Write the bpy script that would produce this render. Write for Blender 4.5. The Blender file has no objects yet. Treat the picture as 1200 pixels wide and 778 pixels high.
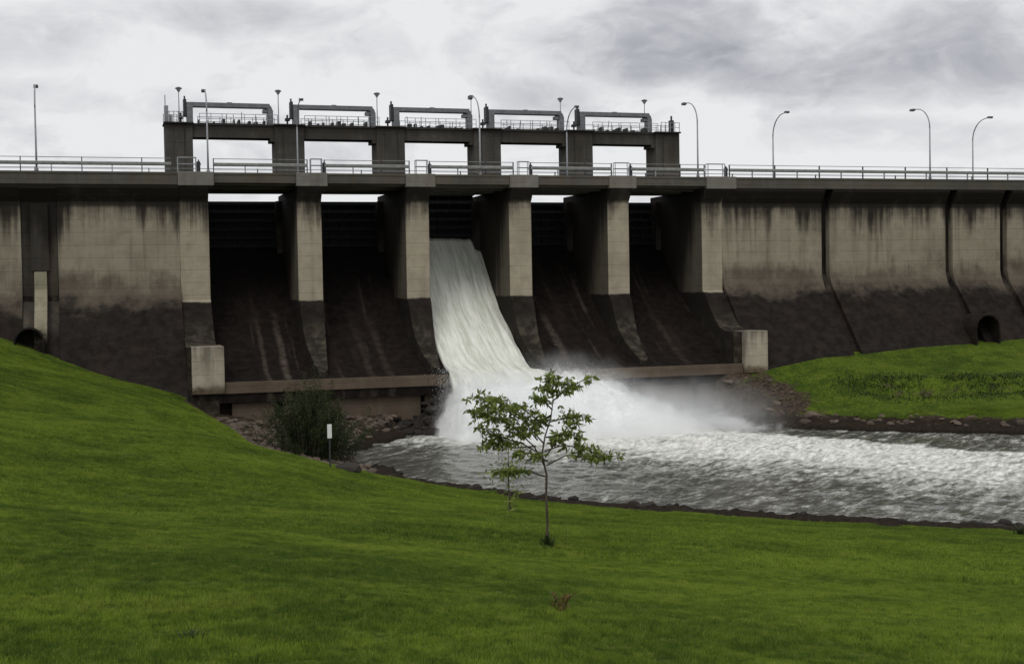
import bpy, bmesh, math, random
import numpy as np
from mathutils import Vector, Matrix
R = math.radians
random.seed(7); rng = np.random.default_rng(11)
S = bpy.context.scene

# ------------------------------------------------------------------ camera
CAM = np.array([-7.75, -131.4, 13.5]); YAW, PIT, ROL, FPX = R(17.277), R(1.874), R(-1.0), 1545.0
fw = np.array([math.sin(YAW)*math.cos(PIT), math.cos(YAW)*math.cos(PIT), -math.sin(PIT)])
rt = np.array([math.cos(YAW), -math.sin(YAW), 0.0]); up = np.cross(rt, fw)
cr = rt*math.cos(ROL)+up*math.sin(ROL); cu = -rt*math.sin(ROL)+up*math.cos(ROL)
cd = bpy.data.cameras.new('camera'); cam = bpy.data.objects.new('camera', cd); S.collection.objects.link(cam)
cd.sensor_width = 36; cd.lens = FPX/1200*36; cd.clip_start = .2; cd.clip_end = 6000
cam.matrix_world = Matrix(((cr[0], cu[0], -fw[0], CAM[0]), (cr[1], cu[1], -fw[1], CAM[1]), (cr[2], cu[2], -fw[2], CAM[2]), (0, 0, 0, 1)))
S.camera = cam
def ray(x, y): return fw+cr*(x-600)/FPX+cu*(389-y)/FPX
def at(x, y, ax, val):
    v = ray(x, y); i = 'xyz'.index(ax); return CAM+v*(val-CAM[i])/v[i]

# ------------------------------------------------------------------ node helper
class NT:
    def __init__(s, nt): s.t = nt; nt.nodes.clear()
    def n(s, typ, props=None, **ins):
        nd = s.t.nodes.new(typ)
        for k, v in (props or {}).items(): setattr(nd, k, v)
        for k, v in ins.items():
            key = int(k[1:]) if k[0] == 'i' and k[1:].isdigit() else k.replace('_', ' ')
            sk = nd.inputs[key]
            if isinstance(v, bpy.types.NodeSocket): s.t.links.new(v, sk)
            else: sk.default_value = v
        return nd
    def m(s, op, a, b=0.0, c=None, clamp=False):
        kw = dict(i0=a, i1=b)
        if c is not None: kw['i2'] = c
        return s.n('ShaderNodeMath', {'operation': op, 'use_clamp': clamp}, **kw).outputs[0]
    def noise(s, vec, scale=1.0, detail=4.0, rough=.55, dist=0.0):
        return s.n('ShaderNodeTexNoise', None, Vector=vec, Scale=scale, Detail=detail, Roughness=rough, Distortion=dist).outputs[0]
    def scl(s, vec, x, y, z, off=(0, 0, 0)):
        return s.n('ShaderNodeMapping', None, Vector=vec, Scale=(x, y, z), Location=off).outputs[0]
    def sm(s, v, lo, hi, a=0.0, b=1.0):
        return s.n('ShaderNodeMapRange', {'interpolation_type': 'SMOOTHSTEP'}, Value=v, From_Min=lo, From_Max=hi, To_Min=a, To_Max=b).outputs[0]
    def mix(s, f, a, b, mode='MIX'):
        nd = s.t.nodes.new('ShaderNodeMix'); nd.data_type = 'RGBA'; nd.blend_type = mode
        for i, v in ((0, f), (6, a), (7, b)):
            if isinstance(v, bpy.types.NodeSocket): s.t.links.new(v, nd.inputs[i])
            else: nd.inputs[i].default_value = v if i == 0 or len(v) == 4 else (*v, 1)
        return nd.outputs[2]
    def pos(s): return s.n('ShaderNodeNewGeometry').outputs['Position']
    def xyz(s, v):
        o = s.n('ShaderNodeSeparateXYZ', None, Vector=v).outputs; return o[0], o[1], o[2]

# ------------------------------------------------------------------ world: Nishita sky under an overcast cloud deck
SUN_EL, SUN_AZ = R(52), R(215)
W = bpy.data.worlds.new('World'); S.world = W; W.use_nodes = True
g = NT(W.node_tree)
sky = g.n('ShaderNodeTexSky', {'sky_type': 'NISHITA', 'sun_disc': False, 'sun_elevation': SUN_EL, 'sun_rotation': SUN_AZ}).outputs[0]
dirv = g.n('ShaderNodeTexCoord').outputs['Generated']
dx, dy, dz = g.xyz(dirv)
az = g.m('ARCTAN2', dx, dy); el = g.m('ARCSINE', dz)
uv = g.n('ShaderNodeCombineXYZ', None, X=az, Y=el, Z=0.0).outputs[0]
n1 = g.noise(g.scl(uv, 6.0, 11.0, 1, (3.1, .4, 0)), 1.7, 8, .56, .5)
n2 = g.noise(g.scl(uv, 16.0, 30.0, 1, (1.7, 5.2, 0)), 1.5, 8, .6, .6)
def blob(px, py, sx, sy, amp):
    d = ray(px, py); d = d/np.linalg.norm(d); a0 = math.atan2(d[0], d[1]); e0 = math.asin(d[2])
    ux = g.m('MULTIPLY', g.m('SUBTRACT', az, a0), 1545/sx); uy = g.m('MULTIPLY', g.m('SUBTRACT', el, e0), 1545/sy)
    rr = g.m('ADD', g.m('MULTIPLY', ux, ux), g.m('MULTIPLY', uy, uy))
    wob = g.m('ADD', rr, g.m('MULTIPLY', g.m('SUBTRACT', n2, .5), 3.2))
    return g.sm(wob, 1.5, -.1, 0.0, amp)
dk = None
for b in [(800, 45, 160, 58, .72), (960, 70, 210, 46, .6), (1150, 60, 190, 56, .62), (1160, 165, 120, 22, .35), (640, 110, 60, 20, .3),
          (60, 30, 150, 40, .28), (270, 20, 120, 25, .35), (1000, 160, 130, 24, .3), (420, 60, 180, 22, .14), (130, 120, 160, 22, .2), (620, -60, 900, 45, .3)]:
    v = blob(*b); dk = v if dk is None else g.m('MAXIMUM', dk, v)
dk = g.m('ADD', dk, g.m('MULTIPLY', g.m('SUBTRACT', n1, .48), 1.5))
dk = g.m('ADD', dk, g.m('MULTIPLY', g.m('SUBTRACT', n2, .5), .95), clamp=True)
cloud = g.mix(dk, (.905, .912, .925), (.36, .37, .42))
low = g.sm(el, .0, -.04)
cloud = g.mix(low, cloud, (.16, .17, .13))          # below the horizon
bg1 = g.n('ShaderNodeBackground', None, Color=sky, Strength=.06)
bg2 = g.n('ShaderNodeBackground', None, Color=cloud, Strength=.92)
mx = g.n('ShaderNodeMixShader', None, Fac=.97); g.t.links.new(bg1.outputs[0], mx.inputs[1]); g.t.links.new(bg2.outputs[0], mx.inputs[2])
wo = g.n('ShaderNodeOutputWorld'); g.t.links.new(mx.outputs[0], wo.inputs[0])
sl = bpy.data.lights.new('sun', 'SUN'); sl.energy = .95; sl.angle = R(25); sl.color = (1, .96, .9)
so = bpy.data.objects.new('sun', sl); S.collection.objects.link(so)
sd = Vector((math.sin(SUN_AZ)*math.cos(SUN_EL), math.cos(SUN_AZ)*math.cos(SUN_EL), math.sin(SUN_EL)))
so.rotation_euler = sd.to_track_quat('Z', 'Y').to_euler()
S.view_settings.view_transform = 'Standard'; S.view_settings.look = 'None'; S.view_settings.exposure = 0; S.view_settings.gamma = 1
S.render.engine = 'CYCLES'; S.cycles.volume_step_rate = 2.0; S.cycles.volume_max_steps = 256; S.cycles.volume_bounces = 8; S.cycles.max_bounces = 10

# ------------------------------------------------------------------ mesh helpers
class MB:
    def __init__(s): s.v = []; s.f = []
    def add(s, vs, fs):
        o = len(s.v); s.v += [tuple(map(float, p)) for p in vs]; s.f += [tuple(i+o for i in q) for q in fs]
    def box(s, x0, x1, y0, y1, z0, z1, bev=0.0):
        if bev > 0:
            bm = bmesh.new(); bmesh.ops.create_cube(bm, size=1)
            for v in bm.verts: v.co = Vector(((x0+x1)/2+v.co.x*(x1-x0), (y0+y1)/2+v.co.y*(y1-y0), (z0+z1)/2+v.co.z*(z1-z0)))
            bmesh.ops.bevel(bm, geom=bm.edges[:], offset=bev, segments=1, affect='EDGES')
            bm.verts.index_update(); s.add([v.co for v in bm.verts], [[v.index for v in f.verts] for f in bm.faces]); bm.free(); return
        s.add([(x0, y0, z0), (x1, y0, z0), (x1, y1, z0), (x0, y1, z0), (x0, y0, z1), (x1, y0, z1), (x1, y1, z1), (x0, y1, z1)],
              [(3, 2, 1, 0), (4, 5, 6, 7), (0, 1, 5, 4), (1, 2, 6, 5), (2, 3, 7, 6), (3, 0, 4, 7)])
    def prism(s, prof, x0, x1, n=1):     # profile in (y,z), extruded along x
        k = len(prof); vs = []; fs = []
        for j in range(n+1):
            x = x0+(x1-x0)*j/n; vs += [(x, p[0], p[1]) for p in prof]
        for j in range(n):
            for i in range(k):
                a = j*k+i; b = j*k+(i+1) % k; fs.append((a, b, b+k, a+k))
        fs.append(tuple(range(k))[::-1]); fs.append(tuple(n*k+i for i in range(k)))
        s.add(vs, fs)
    def tube(s, pts, rad, n=8, cap=True):
        pts = [Vector(p) for p in pts]; rads = rad if isinstance(rad, (list, tuple)) else [rad]*len(pts)
        vs = []; fs = []; ref = None
        for i, p in enumerate(pts):
            t = (pts[min(i+1, len(pts)-1)]-pts[max(i-1, 0)]).normalized()
            if ref is None: ref = t.orthogonal().normalized()
            a = (ref-t*ref.dot(t)).normalized(); b = t.cross(a); ref = a
            for k in range(n):
                th = 2*math.pi*k/n; vs.append(p+(a*math.cos(th)+b*math.sin(th))*rads[i])
        for i in range(len(pts)-1):
            for k in range(n):
                fs.append((i*n+k, i*n+(k+1) % n, (i+1)*n+(k+1) % n, (i+1)*n+k))
        if cap: fs.append(tuple(range(n))[::-1]); fs.append(tuple((len(pts)-1)*n+k for k in range(n)))
        s.add(vs, fs)
    def lathe(s, c, prof, n=16):         # prof: (r,z) from bottom to top
        vs = []; fs = []
        for r_, z in prof:
            for k in range(n):
                th = 2*math.pi*k/n; vs.append((c[0]+r_*math.cos(th), c[1]+r_*math.sin(th), c[2]+z))
        for i in range(len(prof)-1):
            for k in range(n): fs.append((i*n+k, i*n+(k+1) % n, (i+1)*n+(k+1) % n, (i+1)*n+k))
        fs.append(tuple(range(n))[::-1]); fs.append(tuple((len(prof)-1)*n+k for k in range(n)))
        s.add(vs, fs)
    def build(s, name, mat, parent=None, smooth=False):
        me = bpy.data.meshes.new(name); me.from_pydata(s.v, [], s.f); me.update()
        if mat: me.materials.append(mat)
        if smooth: me.polygons.foreach_set('use_smooth', [True]*len(me.polygons))
        o = bpy.data.objects.new(name, me); S.collection.objects.link(o)
        if parent: o.parent = parent; o.matrix_parent_inverse = Matrix.Translation(-parent.location) if parent.get('_w') else Matrix()
        return o
def tag(o, label=None, cat=None, group=None, kind=None):
    for k, v in (('label', label), ('category', cat), ('group', group), ('kind', kind)):
        if v: o[k] = v
    return o
def empty(name, loc=(0, 0, 0), rz=0.0):
    o = bpy.data.objects.new(name, None); S.collection.objects.link(o); o.location = loc; o.rotation_euler = (0, 0, rz); o.empty_display_size = .3
    return o
def copy_tree(o, parent=None):
    c = o.copy(); S.collection.objects.link(c)
    if parent: c.parent = parent
    for ch in [x for x in S.collection.objects if x.parent == o]: copy_tree(ch, c)
    return c
def part_label(o, t): o['label'] = t; return o

# value noise in numpy
_T = rng.random((256, 256))
def vnoise(x, y):
    xi = np.floor(x).astype(int); yi = np.floor(y).astype(int); fx = x-xi; fy = y-yi
    fx = fx*fx*(3-2*fx); fy = fy*fy*(3-2*fy)
    a = _T[xi % 256, yi % 256]; b = _T[(xi+1) % 256, yi % 256]; c = _T[xi % 256, (yi+1) % 256]; d = _T[(xi+1) % 256, (yi+1) % 256]
    return (a*(1-fx)+b*fx)*(1-fy)+(c*(1-fx)+d*fx)*fy
def fbm(x, y, o=4, gain=.5):
    t = 0; a = 1; n = 0
    for i in range(o): t = t+a*vnoise(x*2**i+17.3*i, y*2**i+9.1*i); n += a; a *= gain
    return t/n
def sstep(v, lo, hi): t = np.clip((v-lo)/(hi-lo), 0, 1); return t*t*(3-2*t)
def grid(name, xs, ys, Z, mat, attrs=None, smooth=True):
    nx, ny = len(xs), len(ys); X, Y = np.meshgrid(xs, ys, indexing='ij')
    co = np.stack([X, Y, Z], -1).reshape(-1, 3)
    i = np.arange((nx-1)*(ny-1)); a = (i//(ny-1))*ny+i % (ny-1)
    f = np.stack([a, a+ny, a+ny+1, a+1], -1)
    me = bpy.data.meshes.new(name); me.vertices.add(len(co)); me.vertices.foreach_set('co', co.ravel())
    me.loops.add(f.size); me.loops.foreach_set('vertex_index', f.ravel()); me.polygons.add(len(f))
    me.polygons.foreach_set('loop_start', np.arange(len(f))*4)
    me.update(calc_edges=True); me.polygons.foreach_set('use_smooth', [smooth]*len(f))
    for k, v in (attrs or {}).items():
        at_ = me.attributes.new(k, 'FLOAT', 'POINT'); at_.data.foreach_set('value', v.ravel())
    me.materials.append(mat); o = bpy.data.objects.new(name, me); S.collection.objects.link(o); return o

# ------------------------------------------------------------------ materials
def newmat(name):
    m = bpy.data.materials.new(name); m.use_nodes = True; return m, NT(m.node_tree)
def finish(g, col, rough=.8, bump=None, bs=.3, bd=.05, spec=.3, metal=0.0, **kw):
    b = g.n('ShaderNodeBsdfPrincipled', None, Roughness=rough, Metallic=metal)
    b.inputs['Specular IOR Level'].default_value = spec
    if isinstance(col, bpy.types.NodeSocket): g.t.links.new(col, b.inputs['Base Color'])
    else: b.inputs['Base Color'].default_value = (*col, 1)
    if bump is not None:
        bn = g.n('ShaderNodeBump', None, Height=bump, Strength=bs, Distance=bd); g.t.links.new(bn.outputs[0], b.inputs['Normal'])
    o = g.n('ShaderNodeOutputMaterial'); g.t.links.new(b.outputs[0], o.inputs[0]); return b
def concrete(name, light=(.3, .265, .2), dark=(.0155, .0125, .0108), zd=12.75, soft=.12, brown=0.0, top=1.0, ztop=22.6, lines=.6, streak=1.0, nose=0.0, side=None):
    m, g = newmat(name); p = g.pos(); x, y, z = g.xyz(p)
    nb = g.noise(p, .22, 5, .6); nm = g.noise(p, 1.1, 5, .6); nf = g.noise(p, 9, 4, .6)
    st = g.noise(g.scl(p, 1.5, 1.5, .07), 1.0, 5, .62)
    st2 = g.noise(g.scl(p, .45, .45, .045, (7, 3, 1)), 1.0, 4, .6)
    c = g.mix(g.sm(nb, .3, .7), tuple(v*.8 for v in light), tuple(v*1.15 for v in light))
    c = g.mix(g.sm(nm, .35, .75, 0, .35), c, (light[0]*.62, light[1]*.55, light[2]*.5))
    c = g.mix(g.sm(nf, .3, .75, 0, .22), c, tuple(v*.45 for v in light))
    # pour lines and form-board joints
    fz = g.m('FRACT', g.m('MULTIPLY', g.m('ADD', z, g.m('MULTIPLY', nm, .04)), 1/1.22)); ln = g.m('MAXIMUM', g.sm(fz, .045, 0), g.sm(fz, .955, 1))
    fx = g.m('FRACT', g.m('MULTIPLY', x, 1/1.22)); lv = g.sm(fx, .04, 0)
    lnz = g.m('MULTIPLY', g.m('MAXIMUM', ln, g.m('MULTIPLY', lv, .35)), g.sm(st, .3, .6, .35, 1))
    c = g.mix(g.m('MULTIPLY', lnz, .5*lines), c, tuple(v*.3 for v in light))
    # streaks running down
    c = g.mix(g.m('MULTIPLY', g.sm(st, .52, .74), .5*streak), c, (.09, .07, .052))
    c = g.mix(g.m('MULTIPLY', g.sm(st, .46, .28), .22*streak), c, tuple(min(1, v*1.35) for v in light))
    # black stains plus the cap's shadow, both painted in under the coping
    c = g.mix(g.sm(st2, .5, .68, 0, .38*streak), c, (.1, .082, .06))
    c = g.mix(g.sm(nb, .52, .7, 0, .4), c, (.12, .1, .072))
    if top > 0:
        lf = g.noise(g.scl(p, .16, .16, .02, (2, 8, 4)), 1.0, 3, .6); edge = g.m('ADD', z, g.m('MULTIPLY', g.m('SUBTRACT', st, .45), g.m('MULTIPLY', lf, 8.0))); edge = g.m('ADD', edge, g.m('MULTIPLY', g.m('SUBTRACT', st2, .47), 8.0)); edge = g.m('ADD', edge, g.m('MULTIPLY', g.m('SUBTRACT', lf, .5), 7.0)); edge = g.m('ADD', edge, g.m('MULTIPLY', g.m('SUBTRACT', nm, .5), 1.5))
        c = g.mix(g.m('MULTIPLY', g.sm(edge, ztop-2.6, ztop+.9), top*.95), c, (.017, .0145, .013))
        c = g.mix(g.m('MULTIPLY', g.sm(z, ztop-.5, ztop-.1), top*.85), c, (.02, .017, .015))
    if brown > 0:
        e2 = g.m('ADD', z, g.m('MULTIPLY', g.m('SUBTRACT', nb, .5), 7.5)); e2 = g.m('ADD', e2, g.m('MULTIPLY', g.m('SUBTRACT', st, .5), 4.0)); e2 = g.m('ADD', e2, g.m('MULTIPLY', g.m('SUBTRACT', nm, .5), 2.0))
        c = g.mix(g.m('MULTIPLY', g.sm(e2, zd+3.8, zd+.9), brown), c, (.06, .046, .036))
    # dark flood zone
    e3 = g.m('ADD', z, g.m('MULTIPLY', g.m('SUBTRACT', nb, .5), soft*5)); e3 = g.m('ADD', e3, g.m('MULTIPLY', g.m('SUBTRACT', nm, .5), soft*2))
    hl = g.noise(g.scl(p, .25, .25, 5.0), 1.0, 4, .6)
    d = g.mix(g.sm(nm, .3, .7), tuple(v*.7 for v in dark), tuple(v*1.5 for v in dark))
    d = g.mix(g.sm(hl, .56, .75, 0, .35), d, (.04, .034, .028))
    fc = g.m('FRACT', g.m('MULTIPLY', g.m('ADD', z, g.m('MULTIPLY', nm, .12)), 1/.61)); d = g.mix(g.m('MULTIPLY', g.sm(fc, .12, .0), g.sm(nm, .45, .65, 0, .4)), d, (.04, .036, .03))
    d = g.mix(g.sm(st2, .5, .8, 0, .35), d, (.045, .03, .024))
    d = g.mix(g.sm(nf, .56, .74, 0, .38), d, (.07, .062, .052))
    c = g.mix(g.sm(e3, zd+soft, zd-soft), c, d)
    if nose > 0:
        e4 = g.m('ADD', z, g.m('MULTIPLY', g.m('SUBTRACT', nm, .5), 2.5))
        c = g.mix(g.m('MULTIPLY', g.m('MULTIPLY', g.sm(e4, 11.6, 9.2), g.sm(nm, .4, .78, .1, .8)), nose), c, (.11, .1, .072))
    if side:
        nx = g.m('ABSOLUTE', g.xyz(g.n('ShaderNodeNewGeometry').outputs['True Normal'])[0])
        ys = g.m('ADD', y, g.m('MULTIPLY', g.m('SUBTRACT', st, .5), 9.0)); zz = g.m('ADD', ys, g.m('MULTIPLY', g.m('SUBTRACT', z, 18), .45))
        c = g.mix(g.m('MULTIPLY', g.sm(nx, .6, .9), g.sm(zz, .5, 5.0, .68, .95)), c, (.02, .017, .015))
    bh = g.m('ADD', g.m('MULTIPLY', nf, .5), g.m('MULTIPLY', lnz, -.8)); bh = g.m('ADD', bh, nm)
    finish(g, c, .9, bh, .5, .06, .1); return m
M = {}
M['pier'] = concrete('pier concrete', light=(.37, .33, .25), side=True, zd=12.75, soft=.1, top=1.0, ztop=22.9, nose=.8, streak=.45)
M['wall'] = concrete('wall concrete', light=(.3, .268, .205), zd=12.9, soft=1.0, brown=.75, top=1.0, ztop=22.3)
M['groove'] = concrete('groove concrete', light=(.012, .0105, .01), zd=12.6, soft=.5, top=1.0, ztop=20)
M['fascia'] = concrete('fascia concrete', light=(.098, .092, .08), zd=-50, top=0, lines=.2, streak=1.6)
M['cap'] = concrete('cap concrete', light=(.185, .176, .157), zd=-50, top=0, lines=0, streak=.9)
M['block'] = concrete('block concrete', light=(.42, .38, .3), zd=5.0, soft=.5, dark=(.09, .07, .045), top=.6, ztop=9.3, lines=.8, streak=1.1)
M['ledge'] = concrete('ledge concrete', light=(.12, .092, .068), zd=-.2, soft=.4, top=0, lines=.3, streak=1.2)
M['column'] = concrete('gantry concrete', light=(.082, .08, .073), zd=-50, top=.5, ztop=31.0, lines=.2, streak=1.2)
M['shaft'] = concrete('shaft concrete', light=(.05, .045, .04), zd=10, soft=.5, top=1, ztop=21.5, streak=1.5)
M['strip'] = concrete('strip concrete', light=(.3, .28, .2), zd=10.0, soft=.8, top=0, streak=1.2)

def chute_mat():
    m, g = newmat('chute concrete'); p = g.pos(); x, y, z = g.xyz(p)
    f = g.noise(g.scl(p, 1.3, .06, .06), 1.0, 4, .6); f2 = g.noise(g.scl(p, .5, .09, .09, (3, 1, 5)), 1.0, 3, .5); nm = g.noise(p, 1.4, 5, .6)
    c = g.mix(g.sm(nm, .3, .7), (.007, .0056, .0048), (.017, .0125, .0108))
    c = g.mix(g.m('MULTIPLY', g.sm(f, .6, .76), g.sm(nm, .3, .6, .35, .8)), c, (.065, .053, .043))
    c = g.mix(g.m('MULTIPLY', g.sm(f2, .55, .75), .6), c, (.024, .017, .0135))
    fz = g.m('FRACT', g.m('MULTIPLY', z, 1/1.1)); c = g.mix(g.m('MULTIPLY', g.sm(fz, .06, 0), .4), c, (.012, .01, .009))
    wob = g.m('ADD', x, g.m('MULTIPLY', g.m('SUBTRACT', g.noise(g.scl(p, .3, .15, .15), 1.0, 3, .5), .5), .9))
    for xs_, w_, k_ in ((7.1, .35, .5), (8.9, .5, .75), (16.9, .5, .25), (18.6, .6, .25), (37.7, .65, .6), (50.2, .6, .22)):
        c = g.mix(g.m('MULTIPLY', g.m('MULTIPLY', g.sm(g.m('ABSOLUTE', g.m('SUBTRACT', wob, xs_)), w_, w_*.15), g.sm(z, 12.5, 8.0)), g.m('MULTIPLY', g.sm(nm, .3, .65, .35, 1), k_)), c, (.095, .078, .062))
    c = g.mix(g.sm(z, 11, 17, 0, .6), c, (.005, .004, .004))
    finish(g, c, .75, nm, .4, .06, .08); return m
M['chute'] = chute_mat()
def paint(name, col, rough=.5, var=.25, rust=.0, metal=0.0, spec=.4):
    m, g = newmat(name); p = g.pos(); n = g.noise(p, 2.2, 5, .6); nf = g.noise(p, 14, 3, .6)
    c = g.mix(g.sm(n, .3, .7), tuple(v*(1-var) for v in col), tuple(v*(1+var) for v in col))
    if rust: c = g.mix(g.m('MULTIPLY', g.sm(nf, .52, .7), rust), c, (.07, .035, .02))
    finish(g, c, rough, nf, .15, .01, spec, metal); return m
M['gate'] = paint('gate steel', (.009, .0105, .013), .55, .3, .2, 0, .15)
M['steel'] = paint('hoist frame steel', (.15, .155, .17), .55, .2, .25)
M['dsteel'] = paint('dark steel', (.03, .031, .035), .6, .2, .2)
M['galv'] = paint('galvanised steel', (.26, .27, .29), .45, .15, .1)
M['rail'] = paint('rail paint', (.2, .205, .2), .5, .2, .35)
M['lamp'] = paint('lamp housing', (.12, .125, .13), .5, .2)
M['glass'] = paint('lamp glass', (.35, .36, .36), .2, .1, 0, 0, .5)
M['road'] = paint('road asphalt', (.05, .05, .052), .9, .2)
M['black'] = paint('tunnel shade black', (.008, .008, .009), .9, .1)  # flat black standing in for the shade inside the tunnels
M['white'] = paint('white marker', (.72, .73, .72), .5, .06)
M['bark'] = paint('bark', (.07, .055, .04), .9, .3)
M['rust'] = paint('rust', (.09, .05, .03), .9, .3)
def leafmat(name, a, b, tr=.25, sc=.9):
    m, g = newmat(name); p = g.pos(); n = g.noise(p, sc, 3, .6)
    rn = g.n('ShaderNodeNewGeometry').outputs['Random Per Island']
    t = g.m('ADD', g.m('MULTIPLY', n, .5), g.m('MULTIPLY', rn, .5))
    c = g.mix(g.sm(t, .2, .8), a, b)
    d = g.n('ShaderNodeBsdfPrincipled', None, Roughness=.55); g.t.links.new(c, d.inputs['Base Color']); d.inputs['Specular IOR Level'].default_value = .25
    tl = g.n('ShaderNodeBsdfTranslucent'); g.t.links.new(c, tl.inputs['Color'])
    mxs = g.n('ShaderNodeMixShader', None, Fac=tr); g.t.links.new(d.outputs[0], mxs.inputs[1]); g.t.links.new(tl.outputs[0], mxs.inputs[2])
    o = g.n('ShaderNodeOutputMaterial'); g.t.links.new(mxs.outputs[0], o.inputs[0]); return m
M['leaf'] = leafmat('sapling leaves', (.065, .105, .018), (.27, .32, .075), .35, 2.2)
M['bushleaf'] = leafmat('bush leaves', (.009, .017, .006), (.045, .065, .015), .2, .6)
M['weed'] = leafmat('weed leaves', (.07, .07, .015), (.16, .11, .03))
def rockmat(name, a, b):
    m, g = newmat(name); p = g.pos(); n = g.noise(p, 1.6, 5, .6); nf = g.noise(p, 9, 5, .65)
    rn = g.n('ShaderNodeNewGeometry').outputs['Random Per Island']
    c = g.mix(g.m('MULTIPLY', g.m('ADD', n, rn), .5), a, b); c = g.mix(g.sm(nf, .5, .8, 0, .5), c, (.02, .017, .014))
    finish(g, c, .9, nf, .6, .06, .25); return m
M['rock'] = rockmat('bank rock', (.028, .023, .019), (.17, .13, .1))
M['wetrock'] = rockmat('wet rock', (.01, .009, .008), (.04, .033, .028))

# grass colour shared by the ground sheet and the blades (world position based)
def grass_col(g, p, lo=1.0):
    a = g.noise(p, .1, 4, .6); b = g.noise(p, .5, 4, .6); c_ = g.noise(p, 2.4, 3, .6)
    t = g.m('ADD', g.m('MULTIPLY', a, .42), g.m('MULTIPLY', b, .38)); t = g.m('ADD', t, g.m('MULTIPLY', c_, .32))
    c = g.mix(g.sm(t, .44, .68), (.045*lo, .08*lo, .011*lo), (.135*lo, .19*lo, .022*lo))
    d_ = g.noise(p, 5.0, 5, .75); c = g.mix(g.sm(d_, .52, .36, 0, .75), c, (.026*lo, .046*lo, .01*lo)); c = g.mix(g.sm(d_, .52, .66, 0, .6), c, (.165*lo, .185*lo, .042*lo))
    c = g.mix(g.sm(b, .58, .8, 0, .45), c, (.14*lo, .13*lo, .032*lo))
    return g.mix(g.sm(c_, .62, .8, 0, .35), c, (.032*lo, .05*lo, .009*lo))
def ground_mat():
    m, g = newmat('ground'); p = g.pos(); x, y, z = g.xyz(p)
    gc = grass_col(g, p, 1.2); nf = g.noise(p, 3.0, 5, .7); nf2 = g.noise(p, 14, 4, .7); nm = g.noise(p, .7, 5, .6)
    gc = g.mix(g.sm(nf2, .35, .7, .55, 0), gc, (.012, .02, .004))
    di = g.n('ShaderNodeAttribute', {'attribute_name': 'dirt'}).outputs['Fac']
    dc = g.mix(g.sm(nf, .35, .65), (.024, .019, .014), (.1, .075, .055)); dc = g.mix(g.sm(nf2, .55, .75, 0, .6), dc, (.2, .15, .11))
    e = g.m('ADD', di, g.m('MULTIPLY', g.m('SUBTRACT', nm, .5), 1.3))
    c = g.mix(g.sm(e, .35, .6), gc, dc)
    c = g.mix(g.m('MULTIPLY', g.sm(e, .35, .6), g.sm(z, 1.1, .7, 0, .72)), c, (.016, .013, .01)); c = g.mix(g.sm(z, .35, .0, 0, .8), c, (.014, .012, .01))
    c = g.mix(g.sm(g.n('ShaderNodeVectorMath', {'operation': 'LENGTH'}, i0=p).outputs['Value'], 250, 500, 0, .5), c, (.04, .05, .02))
    finish(g, c, .95, g.m('ADD', nf2, g.m('MULTIPLY', nf, 1.5)), .8, .12, .03); return m
M['ground'] = ground_mat()
def blade_mat():
    m, g = newmat('grass blades'); p = g.pos(); c = grass_col(g, p, 1.7)
    h = g.n('ShaderNodeAttribute', {'attribute_name': 'tip'}).outputs['Fac']
    rn = g.n('ShaderNodeNewGeometry').outputs['Random Per Island']
    c = g.mix(g.sm(rn, .75, 1, 0, .45), c, (.2, .19, .06))
    c = g.mix(g.sm(rn, .25, 0, 0, .5), c, (.03, .06, .008))
    d = g.n('ShaderNodeBsdfPrincipled', None, Roughness=.6); g.t.links.new(c, d.inputs['Base Color']); d.inputs['Specular IOR Level'].default_value = .04
    tl = g.n('ShaderNodeBsdfTranslucent'); g.t.links.new(c, tl.inputs['Color'])
    mxs = g.n('ShaderNodeMixShader', None, Fac=.3); g.t.links.new(d.outputs[0], mxs.inputs[1]); g.t.links.new(tl.outputs[0], mxs.inputs[2])
    o = g.n('ShaderNodeOutputMaterial'); g.t.links.new(mxs.outputs[0], o.inputs[0]); return m
M['blade'] = blade_mat()
def water_mat():
    m, g = newmat('river water'); p = g.pos()
    fo = g.n('ShaderNodeAttribute', {'attribute_name': 'foam'}).outputs['Fac']
    q = g.n('ShaderNodeMapping', None, Vector=p, Rotation=(0, 0, R(-38)), Scale=(1, 1, 1)).outputs[0]   # along the current
    a = g.noise(g.scl(q, .33, 1.0, 1), 1.0, 6, .68, .5); b = g.noise(g.scl(q, 1.1, 2.4, 1), 1.0, 4, .62, .3)
    e = g.m('ADD', fo, g.m('ADD', g.m('MULTIPLY', g.m('SUBTRACT', a, .5), 1.9), g.m('MULTIPLY', g.m('SUBTRACT', b, .5), .85)))
    f = g.sm(e, .12, 1.15)
    c = g.mix(g.sm(a, .3, .7), (.05, .052, .044), (.12, .12, .1))
    c = g.mix(f, c, g.mix(g.sm(b, .3, .7), (.5, .51, .465), (.84, .84, .79)))
    r_ = g.m('ADD', g.m('MULTIPLY', f, .6), .16)
    rip = g.noise(g.scl(q, .8, 2.2, 1), 1.2, 4, .58, .6)
    finish(g, c, r_, g.m('ADD', rip, g.m('MULTIPLY', b, .5)), .36, .2, .5); return m
M['water'] = water_mat()
def fall_mat(name, lo, hi, streakz):
    m, g = newmat(name); p = g.pos()
    s1 = g.noise(g.scl(p, 1.6, .1, .1) if streakz else g.scl(p, .6, .6, .8), 1.0, 6, .68, .25)
    s2 = g.noise(g.scl(p, 4.5, .35, .35) if streakz else g.scl(p, 2.4, 2.4, 3), 1.0, 5, .65)
    t = g.m('ADD', g.m('MULTIPLY', s1, .6), g.m('MULTIPLY', s2, .4))
    c = g.mix(g.sm(t, .36, .62), lo, hi)
    b = finish(g, c, .6, t, .6 if streakz else .35, .25, .3)
    b.inputs['Subsurface Weight'].default_value = 0.0
    return m
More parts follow.
